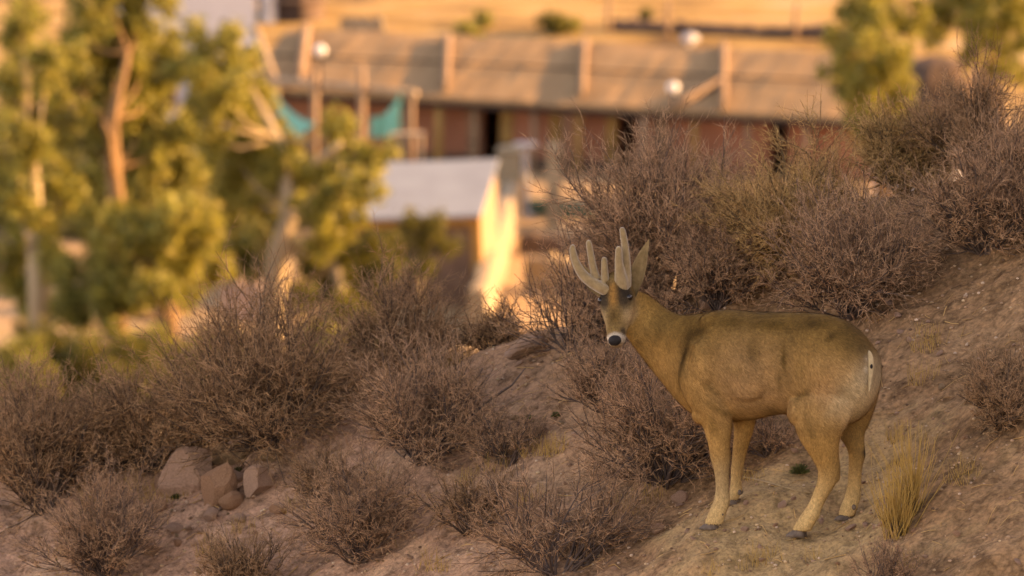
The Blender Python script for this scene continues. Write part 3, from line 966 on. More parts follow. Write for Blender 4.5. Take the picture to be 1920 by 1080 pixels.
def put_rock(me, px, py, wpx, hpx, m, label, group=None, rz=0., ry=0., dpt=.8, name='rock'):
    p = ground_at(px, py)
    s_ = p[1] / 25 / PXM
    a, c = wpx * s_ / 2, hpx * s_ / 2
    me = me.copy() if len(me.materials) and me.materials[0] != m else me
    me.materials.clear()
    o = link(name, me, m, None, (p[0], p[1] + a * .3, p[2] + c * .55))
    o.scale = (a, a * dpt, c)
    o.rotation_euler = (0, ry, rz)
    return tag(o, label, 'rock', group)


put_rock(rock_mesh(11, 4, 6), 350, 925, 145, 110, rock_mats[0], 'largest flat topped pinkish rock of the pile beside shrubs', rz=.3, ry=-.12)
put_rock(rock_mesh(112, 4, 4), 408, 938, 74, 96, rock_mats[1], 'upright rust coloured rock slab leaning on the largest rock', rz=.5, ry=.3, dpt=1.0)
put_rock(rock_mesh(13, 4, 6), 482, 928, 70, 74, rock_mats[0], 'pinkish rock at the downhill end of the pile, half hidden by twigs', rz=.9)
put_rock(rock_mesh(14, 3, 5), 442, 905, 44, 34, rock_mats[0], 'small pink rock wedged between the rust slab and another rock', rz=.1)
put_rock(rock_mesh(117, 4, 4), 434, 952, 56, 40, rock_mats[1], 'small rust rock at the foot of the upright slab', rz=.7)
put_rock(rock_mesh(16, 4, 5), 433, 868, 92, 44, rock_mats[2], 'low ochre rock lying behind the rock pile under the largest shrub', rz=.2)
put_rock(rock_mesh(17, 3, 4), 508, 868, 46, 36, rock_mats[2], 'round ochre rock under the right side of the largest shrub', rz=.4)
put_rock(rock_mesh(18, 3, 6), 545, 850, 52, 34, rock_mats[0], 'pinkish rock beside the round ochre rock', rz=.4)
put_rock(rock_mesh(19, 3, 5), 198, 935, 56, 46, rock_mats[1], 'rust coloured rock alone beside the largest rock', rz=.4)
put_rock(rock_mesh(20, 3, 5), 745, 668, 40, 22, rock_mats[0], 'flat pink rock on the crest at the foot of a brown shrub', rz=.4)
put_rock(rock_mesh(21, 4, 6), 985, 668, 90, 46, rock_mats[0], 'broad pink outcrop rock on the crest below the yard wall', rz=.2, ry=-.3)
put_rock(rock_mesh(22, 3, 5), 1330, 578, 40, 26, rock_mats[0], 'pink rock behind the neck of the deer', rz=.2)
put_rock(rock_mesh(23, 3, 5), 1275, 945, 40, 30, rock_mats[0], 'grey pink rock on the ledge in front of the deer', rz=.2)
put_rock(rock_mesh(24, 3, 5), 1232, 1000, 34, 24, rock_mats[0], 'pale stone at the edge of the trodden ledge', rz=.2)

for k, (px, py, w_, h_) in enumerate([(300, 958, 34, 24), (265, 975, 28, 22), (395, 975, 40, 26), (450, 978, 30, 20), (520, 965, 36, 26), (330, 1000, 44, 26), (245, 1010, 30, 22), (555, 985, 26, 20), (285, 1040, 36, 24), (410, 1030, 30, 18), (470, 900, 30, 24), (600, 900, 34, 24), (700, 990, 30, 22)]):
    put_rock(rock_mesh(200 + k, 3, 5), px, py, w_, h_, rock_mats[0 if k % 4 else 1], 'fist sized angular pink rock scattered downhill of the rock pile', 'fist sized rocks downhill of the pile', rz=k * .7, ry=-.25)

# loose stones big enough to pick out one by one
small = [rock_mesh(40 + k, 2, 9) for k in range(6)]
variants = [[s.copy() for s in small] for _ in rock_mats]
for vl, m in zip(variants, rock_mats):
    for s in vl: s.materials.append(m)
g = np.random.default_rng(5)
spots = []
while len(spots) < 190:
    px, py = g.uniform(10, 1910), g.uniform(560, 1079)
    crest_py = 905 - (px - 178) * 0.36
    if py < crest_py + 30: continue
    spots.append((px, py))
spots += list(zip(g.uniform(190, 480, 50), g.uniform(930, 1070, 50))) + list(zip(g.uniform(1210, 1740, 34), g.uniform(880, 1075, 34)))
for k, (px, py) in enumerate(spots):
    p = ground_at(px, py)
    r = .006 + .016 * g.random() ** 2.2
    mi = int(g.choice([0, 0, 0, 1, 2]))
    o = link('loose_stone', variants[mi][int(g.integers(6))], None, None, (p[0], p[1], p[2] + r * .12))
    o.scale = (r * g.uniform(.8, 1.6), r * g.uniform(.8, 1.2), r * g.uniform(.45, .8))
    o.rotation_euler = (g.uniform(-.3, .3) - .25, g.uniform(-.3, .3) - .4, g.uniform(0, 6.28))
    colr = ('pinkish', 'rust brown', 'ochre')[mi]
    where = ('on the trodden ledge around the hooves of the deer' if (1200 < px < 1640 and py > 880) else
             'on the bare slope uphill of the rump of the deer' if px >= 1600 else
             'on the slope below the rock pile' if px < 620 and py > 930 else
             'beside the rock pile under the largest shrub' if px < 620 else
             'between the mauve shrubs in the middle of the slope' if py > 760 else
             'on the crest near the broad pink outcrop')
    tag(o, 'small %s loose stone %s' % (colr, where), 'stone', 'loose %s stones %s' % (colr, where))

# gravel nobody could count
ico = rock_mesh(90, 1, 4)
iv = np.zeros(len(ico.vertices) * 3); ico.vertices.foreach_get('co', iv); iv = iv.reshape(-1, 3)
itf = np.array([list(p_.vertices) for p_ in ico.polygons])
NG = 12000
gxp = g.uniform(-2.3, 2.5, NG); gyp = g.uniform(23.9, 28.4, NG)
keep = vnoise(gxp * 2.3, gyp * 2.3, 12) + g.normal(0, .5, NG) > -.3
gxp, gyp = gxp[keep], gyp[keep]; NG = len(gxp)
gr = .002 + .008 * g.random(NG) ** 2.5
a = g.uniform(0, 6.28, NG)
sx = g.uniform(.7, 1.4, NG)
vx = iv[None, :, 0] * np.cos(a)[:, None] * sx[:, None] - iv[None, :, 1] * np.sin(a)[:, None]
vy = iv[None, :, 0] * np.sin(a)[:, None] * sx[:, None] + iv[None, :, 1] * np.cos(a)[:, None]
GV = np.stack([gxp[:, None] + vx * gr[:, None], gyp[:, None] + vy * gr[:, None],
               (H(gxp, gyp) + gr * .25)[:, None] + iv[None, :, 2] * gr[:, None] * .7], -1)
GF = (itf[None] + (np.arange(NG) * len(iv))[:, None, None]).reshape(-1, 3)
pal = np.array([(.42, .25, .15), (.34, .20, .11), (.46, .30, .17), (.18, .10, .06), (.50, .34, .23)])
tint = pal[g.integers(0, 5, NG)] * g.uniform(.7, 1.2, NG)[:, None]
tag(link('gravel', mesh_np('gravel', GV.reshape(-1, 3), GF, tint=np.repeat(tint, len(iv), 0)), attr_mat('gravel_mix', rough=.95)),
    'fine reddish gravel strewn over the hillside', 'gravel', kind='stuff')

# ================================================================== GRASS
straw = mat('straw', (.56, .33, .095), (.37, .21, .058), 12, .85, spec=.2)
straw_b = mat('straw_base', (.16, .095, .04), (.09, .055, .025), 12, .95)
greenm = mat('cushion_green', (.13, .13, .035), (.06, .065, .018), 60, .9, .5, 200)


def tuft(p, n, h, spread, seed, name, label, cat, group=None, m=None, r=.0016, upb=.10):
    g = np.random.default_rng(seed)
    root = empty(name, p, label, cat, group)
    az = g.uniform(0, 6.28, n); el = np.clip(g.normal(1.3, .17, n), .6, 1.55)
    d = np.stack([np.cos(az) * np.cos(el), np.sin(az) * np.cos(el), np.sin(el)], 1)
    rr = np.sqrt(g.random(n)) * spread
    a2 = g.uniform(0, 6.28, n)
    st = np.stack([np.cos(a2) * rr, np.sin(a2) * rr * .8, np.full(n, -.02)], 1)
    L = h * g.uniform(.45, 1.0, n)
    pt, ra = grow(st, d, L, 6, upb * .3, .05, np.full(n, r), np.full(n, r * .35), g)
    V, F = twig_mesh(pt, ra, 3)
    tag(link('blades', mesh_np('blades', V, F), m or straw, root), kind='stuff')
    k = g.choice(n, n // 3, replace=False)
    pt2, ra2 = grow(st[k] * .9, d[k] + g.normal(0, .3, (len(k), 3)), L[k] * .35, 4, 0, .1, np.full(len(k), r * 1.5), np.full(len(k), r * .6), g)
    V, F = twig_mesh(pt2, ra2, 3)
    tag(link('dead_base', mesh_np('dead_base', V, F), straw_b, root), kind='stuff')
    return root


tuft(ground_at(1682, 1003), 130, .29, .045, 1, 'grass_tuft', 'upright golden bunch of dry grass standing beside the hind legs of the deer', 'grass', r=.0021)
tuft(ground_at(1712, 965), 90, .37, .03, 2, 'grass_tuft', 'tall thin golden grass growing behind the upright bunch of grass', 'grass', r=.002)
for k, (px, py, n, hh) in enumerate([(1430, 1050, 22, .11), (1405, 1062, 16, .09), (1335, 1070, 14, .09), (1462, 1042, 14, .08), (1525, 1052, 12, .1)]):
    tuft(ground_at(px, py), n, hh, .05, 20 + k, 'grass_wisp', 'sparse wisp of dry straw growing on the trodden ledge below the deer', 'grass', 'straw wisps on the ledge', r=.0011)
for k, (px, py, n, hh) in enumerate([(380, 845, 40, .1), (260, 915, 40, .1), (330, 935, 30, .07), (560, 955, 40, .09), (700, 905, 40, .1), (930, 880, 45, .1), (1010, 850, 35, .08), (1180, 955, 40, .1),
                                     (1220, 930, 40, .1), (860, 655, 40, .08), (820, 660, 40, .07), (1100, 1010, 40, .09), (460, 990, 40, .08), (1740, 640, 35, .1), (1420, 890, 30, .06), (120, 1040, 40, .1), (1800, 900, 40, .12)]):
    tuft(ground_at(px, py), n, hh, .07, 60 + k, 'dry_grass', 'low clump of dry yellowish grass on the slope between shrubs', 'grass', 'dry grass clumps between the shrubs', r=.001)
for px, py, r, lab in ((990, 792, .020, 'small dark green cushion plant on the bare slope between the mauve shrubs'), (1042, 782, .014, 'tiny yellow green cushion plant uphill of a darker one'),
                       (446, 885, .016, 'small bright green plant among the piled rocks'), (330, 935, .016, 'small green plant at the foot of the largest rock'),
                       (1500, 890, .03, 'olive green low plant on the ground behind the hind leg of the deer')):
    p = ground_at(px, py)
    root = empty('cushion_plant', p, lab, 'plant')
    n = 260
    d = g.normal(0, 1, (n, 3)); d[:, 2] = np.abs(d[:, 2]); d /= np.linalg.norm(d, axis=1, keepdims=True)
    pt, ra = grow(d * r * .3, d, r * g.uniform(.6, 1.2, n), 3, 0, .2, np.full(n, .0016), np.full(n, .0008), g)
    V, F = twig_mesh(pt, ra, 3)
    tag(link('leaves', mesh_np('leaves', V, F), greenm, root), kind='stuff')

n = 900
lx, ly = g.uniform(-2.2, 2.3, n), g.uniform(24.0, 28.2, n)
la = g.uniform(0, 6.28, n); ll = g.uniform(.02, .09, n)
l0 = np.stack([lx, ly, H(lx, ly) + .003], 1)
ex_, ey_ = lx + np.cos(la) * ll, ly + np.sin(la) * ll
l1 = np.stack([ex_, ey_, H(ex_, ey_) + .004], 1)
lm = (l0 + l1) / 2; lm[:, 2] = H(lm[:, 0], lm[:, 1]) + g.uniform(.003, .010, n)
V, F = twig_mesh(np.stack([l0, lm, l1], 1), np.repeat(g.uniform(.0007, .0019, n)[:, None], 3, 1), 3)
tag(link('twig_litter', mesh_np('twig_litter', V, F), twig_mats['ochre']), 'dead twig litter scattered over the stony hillside', 'litter', kind='stuff')
for k in range(34):
    px, py = g.uniform(150, 1760), g.uniform(640, 1070)
    if py < 930 - (px - 178) * 0.34 or (1230 < px < 1640 and py > 640): continue
    tuft(ground_at(px, py), int(g.integers(25, 60)), g.uniform(.05, .11), .06, 200 + k, 'dry_grass', 'low clump of dry yellowish grass on the slope between shrubs', 'grass', 'dry grass clumps between the shrubs', r=.0011)

# fallen pale stick behind the deer's legs and loose sticks on the slope
stick_m = mat('bleached_stick', (.40, .27, .14), (.28, .18, .10), 30, .9)


def stick(pix, r, label, m, name='fallen_stick', group=None):
    ps = [ground_at(a_, b_) + np.array([0, 0, r * 1.2]) for a_, b_ in pix]
    mb = MB(); mb.tube(ps, [r * (1 - .5 * i / (len(ps) - 1)) for i in range(len(ps))], 6)
    tag(mb.build(name, m, None, True), label, 'stick', group)


stick([(1395, 898), (1425, 904), (1455, 912), (1490, 922), (1520, 928)], .0042, 'pale fallen stick on the ground between fore and hind legs', stick_m)
stick([(690, 1000), (705, 1010), (720, 1022)], .003, 'short bleached stick beside the hollow mauve shrub', stick_m)
dk = stem_mats['mauve']
root = ground_at(800, 868)
mb = MB()
s_ = root[1] / 25 / PXM
path = [np.array([root[0], root[1] - .02, root[2] - .02])] + [P(a_, b_, root[1] - .02 - .01 * i) for i, (a_, b_) in enumerate([(812, 838), (845, 812), (880, 780), (925, 745), (960, 722), (985, 690)])]
mb.tube(path, [.016, .011, .009, .0075, .006, .004, .002], 8)
mb.tube([path[2], P(850, 785, root[1] - .06), P(880, 745, root[1] - .07), P(905, 690, root[1] - .05)], [.008, .006, .004, .002], 7)
for o in bpy.data.objects:
    if o.get('label', '').startswith('mauve shrub with one bare'):
        me = mesh_np('bare_stem', np.array(mb.v) - np.array(o.location), mb.f, smooth=True)
        link('bare_stem', me, dk, o)

# ================================================================== VALLEY: materials
ALB = 0.78
m_adobe = mat('adobe_red', (.48, .20, .12), (.38, .155, .09), 1.5, .95, .5, 8)
m_thatch = mat('thatch', (.42, .26, .135), (.32, .195, .10), 2.2, .95, .9, 14, stretch=(1, .25, .25))
m_timber = mat('timber', (.36, .24, .15), (.26, .165, .10), 3, .9, .4, 20, stretch=(1, 1, .2))
m_pale_timber = mat('pale_timber', (.44, .32, .21), (.34, .24, .15), 3, .9, .4, 20)
m_ochre = mat('ochre_paint', (.45, .27, .09), (.34, .20, .07), 3, .8, .3, 10)
m_dark = mat('dark_wood', (.06, .038, .028), (.035, .022, .016), 3, .9, .3, 10)
m_white_sheet = mat('white_sheet', (.35, .38, .39), (.30, .32, .33), 1.2, .6, .2, 5)
m_white = mat('whitewash', (.55, .53, .51), (.46, .44, .42), 1.0, .9, .4, 8)
m_grey = mat('grey_plaster', (.56, .56, .58), (.48, .48, .50), .8, .85, .3, 6)
m_teal = mat('teal_cloth', (.12, .52, .40), (.09, .42, .32), 3, .8, .3, 30)
m_green = mat('green_paint', (.09, .17, .11), (.06, .12, .08), 2, .7, .2, 10)
m_cream = mat('cream_adobe', (.40, .31, .20), (.32, .24, .15), 1.4, .95, .6, 6)
m_orange = mat('orange_board', (.62, .32, .09), (.50, .25, .07), 2, .7, .2, 10)
m_stone = mat('dark_stone', (.16, .105, .075), (.09, .06, .045), 1.4, .95, .9, 5)
m_globe = mat('lamp_globe', (.85, .82, .76), (.80, .77, .70), 3, .3, spec=.5)
m_bark = mat('pale_bark', (.50, .39, .25), (.38, .28, .17), 3, .95, .8, 12, stretch=(1, 1, .25))
m_bark_o = mat('orange_bark', (.34, .20, .10), (.24, .14, .07), 3, .95, .8, 12, stretch=(1, 1, .25))
leaf_mat = attr_mat('leaf', rough=.55, spec=.3, translucent=.42)


def gnd(px, y):
    q = P(px, 540, y)
    return np.array([q[0], y, float(H(q[0], y))])


# ------------------------------------------------------------------ long thatched building
A0 = P(470, 150, 221.0); B0 = P(1640, 210, 214.5)
ex = np.array([B0[0] - A0[0], B0[1] - A0[1], 0]); LB = np.linalg.norm(ex); ex /= LB
ey = np.array([-ex[1], ex[0], 0])
yaw_b = math.atan2(ex[1], ex[0])
b_root = empty('farm_building', (A0[0], A0[1], 0), 'long low red adobe building with brown thatched roof and porch posts', 'building', rz=yaw_b)
b_root.rotation_euler[1] = 0.018
EAVE = 2.45


def loc_s(px, w=0.0):
    """distance along the front where a pixel column meets the plane w behind the eave"""
    u = P(px, 540, 1.0)[0]
    o = A0 + ey * w
    # o + ex*s : x/y = u
    return (u * o[1] - o[0]) / (ex[0] - u * ex[1])


def loc_h(px, py, w):
    s_ = loc_s(px, w); o = A0 + ey * w + ex * s_
    return P(px, py, o[1])[2]


# wall in lengths between the door openings
openings = [(loc_s(902, .9), loc_s(936, .9), 2.05), (loc_s(1156, .9), loc_s(1192, .9), 2.05), (loc_s(1440, .9), loc_s(1475, .9), 2.05)]
wb = MB(); x = 0.1
for a, c, hh in openings:
    wb.box(x, a, .9, 1.2, -.2, 2.52); wb.box(a, c, .9, 1.2, hh, 2.52); x = c
wb.box(x, LB - .1, .9, 1.2, -.2, 2.52)
wb.box(.1, .4, 1.2, 7.2, -.2, 2.6); wb.box(LB - .4, LB - .1, 1.2, 7.2, -.2, 2.6); wb.box(.4, LB - .4, 6.9, 7.2, -.2, 2.6)
wb.build('wall', m_adobe, b_root)
# gable walls under the roof
for xx in (.12, LB - .42):
    MB().add([(xx, 1.2, 2.6), (xx, 6.9, 2.6), (xx, 4.1, 3.75), (xx + .3, 1.2, 2.6), (xx + .3, 6.9, 2.6), (xx + .3, 4.1, 3.75)],
             [[0, 1, 2], [5, 4, 3], [0, 3, 4, 1], [1, 4, 5, 2], [2, 5, 3, 0]]).build('gable', m_adobe, b_root)
# thatched roof: two thick slopes with an uneven ridge and eave
g = np.random.default_rng(31)
rv, rf = [], []
NX = 90
prof = [(0.0, 2.45), (.9, 2.80), (2.0, 3.23), (3.1, 3.66), (4.1, 4.03), (5.4, 3.55), (7.6, 2.72)]
for i in range(NX + 1):
    x = -.3 + (LB + .6) * i / NX
    for j, (w, h_) in enumerate(prof):
        rv.append((x, w + g.normal(0, .01), h_ + g.normal(0, .010) + .05 * float(vnoise(np.array(i * .21), np.array(j * 1.3), 5))))
    for j, (w, h_) in enumerate(prof):
        rv.append((x, w, h_ - .26))
m_ = len(prof)
for i in range(NX):
    a = i * 2 * m_; b_ = a + 2 * m_
    for j in range(m_ - 1):
        rf.append([a + j, b_ + j, b_ + j + 1, a + j + 1]); rf.append([a + m_ + j, a + m_ + j + 1, b_ + m_ + j + 1, b_ + m_ + j])
    rf.append([a, a + m_, b_ + m_, b_]); rf.append([a + m_ - 1, b_ + m_ - 1, b_ + 2 * m_ - 1, a + 2 * m_ - 1])
for a in (0, NX * 2 * m_):
    rf.append([a + j for j in range(m_)] + [a + m_ + j for j in range(m_ - 1, -1, -1)])
roof = link('roof', mesh_np('roof', rv, rf), m_thatch, b_root)
MB().box(-.2, LB + .2, -.06, .05, 2.12, 2.30).build('eave_beam', m_dark, b_root)
# lengthwise batten half-way up the roof
MB().tube([(0, 2.0, 3.32), (LB * .3, 2.0, 3.36), (LB * .6, 2.0, 3.33), (LB, 2.0, 3.36)], .03, 7).build('batten', m_dark, roof)
# poles lying up the roof slope


def roof_pole(px0, py0, px1, py1, r=.16):
    def rp(px, py):
        best = None
        for w in np.linspace(-.05, 4.3, 200):
            h_ = np.interp(w, [q[0] for q in prof], [q[1] for q in prof]) + .12
            e = abs(loc_h(px, py, w) - h_)
            if best is None or e < best[0]: best = (e, loc_s(px, w), w, h_)
        return np.array(best[1:])
    a, c = rp(px0, py0), rp(px1, py1)
    mb = MB(); mb.tube([a + (c - a) * t for t in (0, .33, .66, 1)], [r, r * .95, r * 1.05, r * .9], 9, .1)
    mb.build('roof_pole', m_timber, roof, True)


roof_pole(572, 52, 560, 152, .17); roof_pole(837, 62, 833, 160, .13); roof_pole(1092, 66, 1088, 166, .12); roof_pole(1352, 50, 1352, 182, .12); roof_pole(1348, 136, 1262, 196, .14)
# porch posts
for px, m, r in ((760, m_timber, .08), (822, m_ochre, .15), (888, m_timber, .07), (1000, m_timber, .10), (1060, m_timber, .07), (1083, m_ochre, .12), (1205, m_pale_timber, .13), (1300, m_ochre, .1), (1400, m_timber, .1), (1510, m_timber, .1)):
    s_ = loc_s(px, .15)
    MB().tube([(s_, .15, -.1), (s_, .15, 1.1), (s_, .15, 2.2)], [r, r * .95, r * .92], 9, .06).build('post', m, b_root, True)
# doors, shutters and dado
for a, c, m in ((loc_s(937, .9), loc_s(962, .9), m_ochre), (loc_s(1135, .9), loc_s(1155, .9), m_ochre), (loc_s(876, .9), loc_s(900, .9), m_timber), (loc_s(1030, .9), loc_s(1052, .9), m_ochre), (loc_s(1225, .9), loc_s(1250, .9), m_timber)):
    d = MB().box(a + .02, c - .02, .82, .893, 0, 2.0).build('door_leaf', m, b_root)
    MB().box(a + .06, c - .06, .80, .817, .9, 1.0).build('door_rail', m_dark, d)
MB().box(.1, openings[0][0] - .01, .80, .895, -.1, .55).build('wall_base', m_stone, b_root)
MB().box(openings[0][1] + .01, openings[1][0] - .01, .80, .895, -.1, .55).build('wall_base', m_stone, b_root)

# ------------------------------------------------------------------ pergola with teal cloths, lamps
pg = empty('pergola', gnd(600, 216), 'pale timber pergola frame before the porch end', 'pergola')
pgl = np.array(pg.location)


def beam_pix(path, r, m, parent, name, base, n=8):
    mb = MB(); mb.tube([P(*q) - base for q in path], r, n); return mb.build(name, m, parent, True)


beam_pix([(493, 148, 219), (600, 158, 217), (700, 168, 215), (780, 176, 213.5)], .12, m_pale_timber, pg, 'beam', pgl)
beam_pix([(505, 152, 221), (690, 163, 219)], .07, m_timber, pg, 'beam', pgl)
for px, top, y, r in ((590, 128, 216.8, .13), (678, 124, 215, .14), (500, 140, 218.8, .1), (772, 172, 213.6, .09)):
    gp = gnd(px, y)
    mb = MB(); mb.tube([gp - pgl - np.array([0, 0, .1]), P(px, top, y) - pgl], [r, r * .9], 9); mb.build('post', m_timber, pg, True)


def globe_lamp(px, py, y, label, foot):
    p = P(px, py, y); f = np.array([p[0], y, foot])
    r_ = empty('globe_lamp', f, label, 'lamp')
    mb = MB(); mb.tube([(0, 0, 0), (0, 0, p[2] - foot - .12)], .035, 8); mb.build('pole', m_dark, r_)
    mb = MB(); mb.sphere(p - f, .19, 18, 12); mb.build('globe', m_globe, r_, True)
    mb = MB(); mb.tube([(0, 0, p[2] - foot - .22), (0, 0, p[2] - foot - .13)], [.06, .1], 10); mb.build('collar', m_dark, r_)


globe_lamp(600, 95, 216.2, 'white globe lamp on a thin pole above the pergola', 0.0)
globe_lamp(1262, 165, 212.0, 'white globe lamp on a thin pole beside the slanting roof pole', 0.0)


def cloth(corners, label):
    P4 = [P(*c) for c in corners]
    base = P4[0]
    V, F = [], []
    n = 10
    for i in range(n + 1):
        for j in range(n + 1):
            a, b_ = i / n, j / n
            p = (P4[0] * (1 - a) * (1 - b_) + P4[1] * a * (1 - b_) + P4[2] * a * b_ + P4[3] * (1 - a) * b_)
            p = p - np.array([0, .25 * math.sin(a * 9) * .3, .28 * math.sin(math.pi * a) * (1 - b_)])
            V.append(p - base)
    k = len(V)
    V += [v + np.array([0, .02, 0]) for v in V]
    for i in range(n):
        for j in range(n):
            q = i * (n + 1) + j
            F.append([q, q + 1, q + n + 2, q + n + 1]); F.append([k + q, k + q + n + 1, k + q + n + 2, k + q + 1])
    tag(link('shade_cloth', mesh_np('shade_cloth', V, F, smooth=True), m_teal, None, base), label, 'cloth', None)


cloth([(506, 160, 219.2), (592, 230, 216.4), (560, 258, 216.6), (528, 240, 218.2)], 'teal triangular cloth hanging from the pergola behind the leafy trees')
cloth([(752, 172, 213.4), (696, 218, 213.8), (694, 256, 213.8), (748, 260, 213.4)], 'teal cloth hanging from the end of the pergola before the red wall')

# wooden trestle frames below the cloth
for px0, px1, top, y, lab in ((738, 750, 258, 208, 'narrow pale wooden stand below the hanging teal cloth'), (752, 790, 256, 207, 'wider pale wooden trestle next to a narrow stand before the red wall')):
    f0, f1 = gnd(px0, y), gnd(px1, y)
    t = empty('trestle', f0, lab, 'trestle')
    hh = P(px0, top, y)[2]
    for q in (f0, f1):
        mb = MB(); mb.tube([q - f0 + np.array([0, 0, -.05]), q - f0 + np.array([0, 0, hh])], .06, 7); mb.build('leg', m_pale_timber, t)
        mb = MB(); mb.tube([q - f0 + np.array([0, .6, -.05]), q - f0 + np.array([0, .6, hh])], .06, 7); mb.build('leg', m_pale_timber, t)
    mb = MB(); mb.box(-.1, f1[0] - f0[0] + .1, -.1, .7, hh, hh + .08); mb.build('top', m_pale_timber, t)
tag(MB().box(-.4, .4, -.3, .3, 0, .45).box(-.32, .32, -.34, .34, .45, .52).build('green_crate', m_green, loc=gnd(812, 210)), 'small dark green crate on the ground before the red wall', 'crate')

# pedestal table
p = gnd(985, 206)
t = empty('pedestal_table', p, 'pale round pedestal table between the two gate pillars', 'table')
hh = P(985, 268, 206)[2]
MB().tube([(0, 0, hh - .09), (0, 0, hh)], .36, 18).build('top', m_white, t)
MB().tube([(0, 0, .06), (0, 0, hh - .09)], [.12, .09], 10).build('stem', m_white, t)
MB().tube([(0, 0, -.05), (0, 0, .06)], [.34, .28], 14).build('foot', m_white, t)

# ------------------------------------------------------------------ sunlit yard wall and gate pillars
def rough_prism(path, width, height, m, name, label, cat, bumps=.06, seed=1, group=None):
    """adobe wall along a ground path with an uneven top"""
    g = np.random.default_rng(seed)
    base = np.array(path[0]); V, F = [], []
    d = np.array(path[-1]) - base
    n = 40
    side = np.array([-d[1], d[0], 0]); side /= np.linalg.norm(side)
    for i in range(n + 1):
        c = d * i / n
        hh = height + g.normal(0, bumps)
        for sx, z in ((-1, -.3), (-1, hh * .5), (-.9, hh - .06), (-.5, hh), (.5, hh), (.9, hh - .06), (1, hh * .5), (1, -.3)):
            V.append(c + side * sx * width / 2 * (1 + g.normal(0, .05)) + np.array([0, 0, z]))
    for i in range(n):
        for j in range(7):
            a = i * 8 + j
            F.append([a, a + 1, a + 9, a + 8])
    F.append(list(range(7, -1, -1))); F.append([n * 8 + j for j in range(8)])
    return tag(link(name, mesh_np(name, V, F), m, None, base), label, cat, group)


rough_prism([gnd(893, 176.5), gnd(962, 206)], .5, 1.25, m_cream, 'yard_wall', 'cream adobe yard wall, sunlit along its side, running back to the gate', 'wall', seed=3)


def pillar(px, y, top, w, label):
    p = gnd(px, y); hh = P(px, top, y)[2]
    r_ = empty('gate_pillar', p, label, 'pillar')
    MB().hexa([(-w, -w, -.2), (w, -w, -.2), (w, w, -.2), (-w, w, -.2), (-w * .92, -w * .92, hh - .14), (w * .92, -w * .92, hh - .14), (w * .92, w * .92, hh - .14), (-w * .92, w * .92, hh - .14)]).build('shaft', m_cream, r_)
    MB().hexa([(-w * 1.1, -w * 1.1, hh - .14), (w * 1.1, -w * 1.1, hh - .14), (w * 1.1, w * 1.1, hh - .14), (-w * 1.1, w * 1.1, hh - .14), (-w * .7, -w * .7, hh), (w * .7, -w * .7, hh), (w * .7, w * .7, hh), (-w * .7, w * .7, hh)]).build('cap', m_cream, r_)


pillar(955, 205, 274, .36, 'cream gate pillar at the end of the sunlit yard wall')
pillar(1038, 203, 268, .22, 'narrow cream gate pillar across the gap from the yard wall')
rough_prism([gnd(985, 206.5), gnd(1120, 205)], .4, .45, m_green, 'trough', 'low green painted trough beyond the pink yard', 'trough', .01, 7)
rough_prism([gnd(975, 196.5), gnd(1180, 195.5)], .4, .5, m_stone, 'low_wall', 'low dark stone wall crossing the pale yard', 'wall', .05, 8)
rough_prism([gnd(990, 188), gnd(1260, 186)], .5, .9, m_cream, 'low_wall', 'low cream wall beside the sunlit yard wall behind bare twigs', 'wall', .05, 9)

# ------------------------------------------------------------------ white roofed shed
fr = gnd(882, 182.6); fl = gnd(640, 184.4)
sx = (fr - fl); wS = np.linalg.norm(sx[:2]); sx = sx / np.linalg.norm(sx)
yaw_s = math.atan2(sx[1], sx[0]) - .0
sh = empty('shed', fl, 'shed with white sheet roof and orange corner post in the valley', 'shed', rz=-.135)
sh.rotation_euler[1] = -0.045
h0 = P(905, 428, 182.6)[2]; h1 = P(938, 320, 186.2)[2]
hs = wS / math.cos(.0)
MB().hexa([(-.15, -.25, h0), (hs + .02, -.25, h0), (hs + .02, 3.6, h1 - .05), (-.15, 3.6, h1 - .05), (-.15, -.25, h0 + .07), (hs + .02, -.25, h0 + .07), (hs + .02, 3.6, h1 + .02), (-.15, 3.6, h1 + .02)]).build('roof', m_white_sheet, sh)
wm = mat('shed_wall', (.30, .17, .11), (.21, .12, .08), 2, .95, .4, 8)
MB().box(.0, 1.0, 0, .14, -.3, h0 - .01).box(1.0, 2.2, 0, .14, -.3, .9).box(1.0, 2.2, 0, .14, h0 - .25, h0 - .01).box(2.2, hs - .3, 0, .14, -.3, h0 - .01).build('wall', wm, sh)
MB().hexa([(hs - .22, .142, -.3), (hs - .08, .142, -.3), (hs - .08, 3.4, -.3), (hs - .22, 3.4, -.3), (hs - .22, .142, h0), (hs - .08, .142, h0), (hs - .08, 3.4, h1 - .12), (hs - .22, 3.4, h1 - .12)]).build('side_wall', mat('shed_side', (.40, .28, .18), (.32, .22, .13), 2, .9, .3, 8), sh)
MB().hexa([(0, .142, -.3), (.14, .142, -.3), (.14, 3.4, -.3), (0, 3.4, -.3), (0, .142, h0), (.14, .142, h0), (.14, 3.4, h1 - .12), (0, 3.4, h1 - .12)]).build('side_wall', wm, sh)
MB().box(hs - .299, hs - .04, -.08, .12, -.3, h0 - .012).build('corner_post', m_orange, sh)
MB().box(.3, hs - .3, -.14, -.02, h0 - .22, h0 - .015).build('fascia', m_orange, sh)
MB().box(1.02, 2.18, .05, .09, .91, h0 - .26).build('shutter', m_dark, sh)

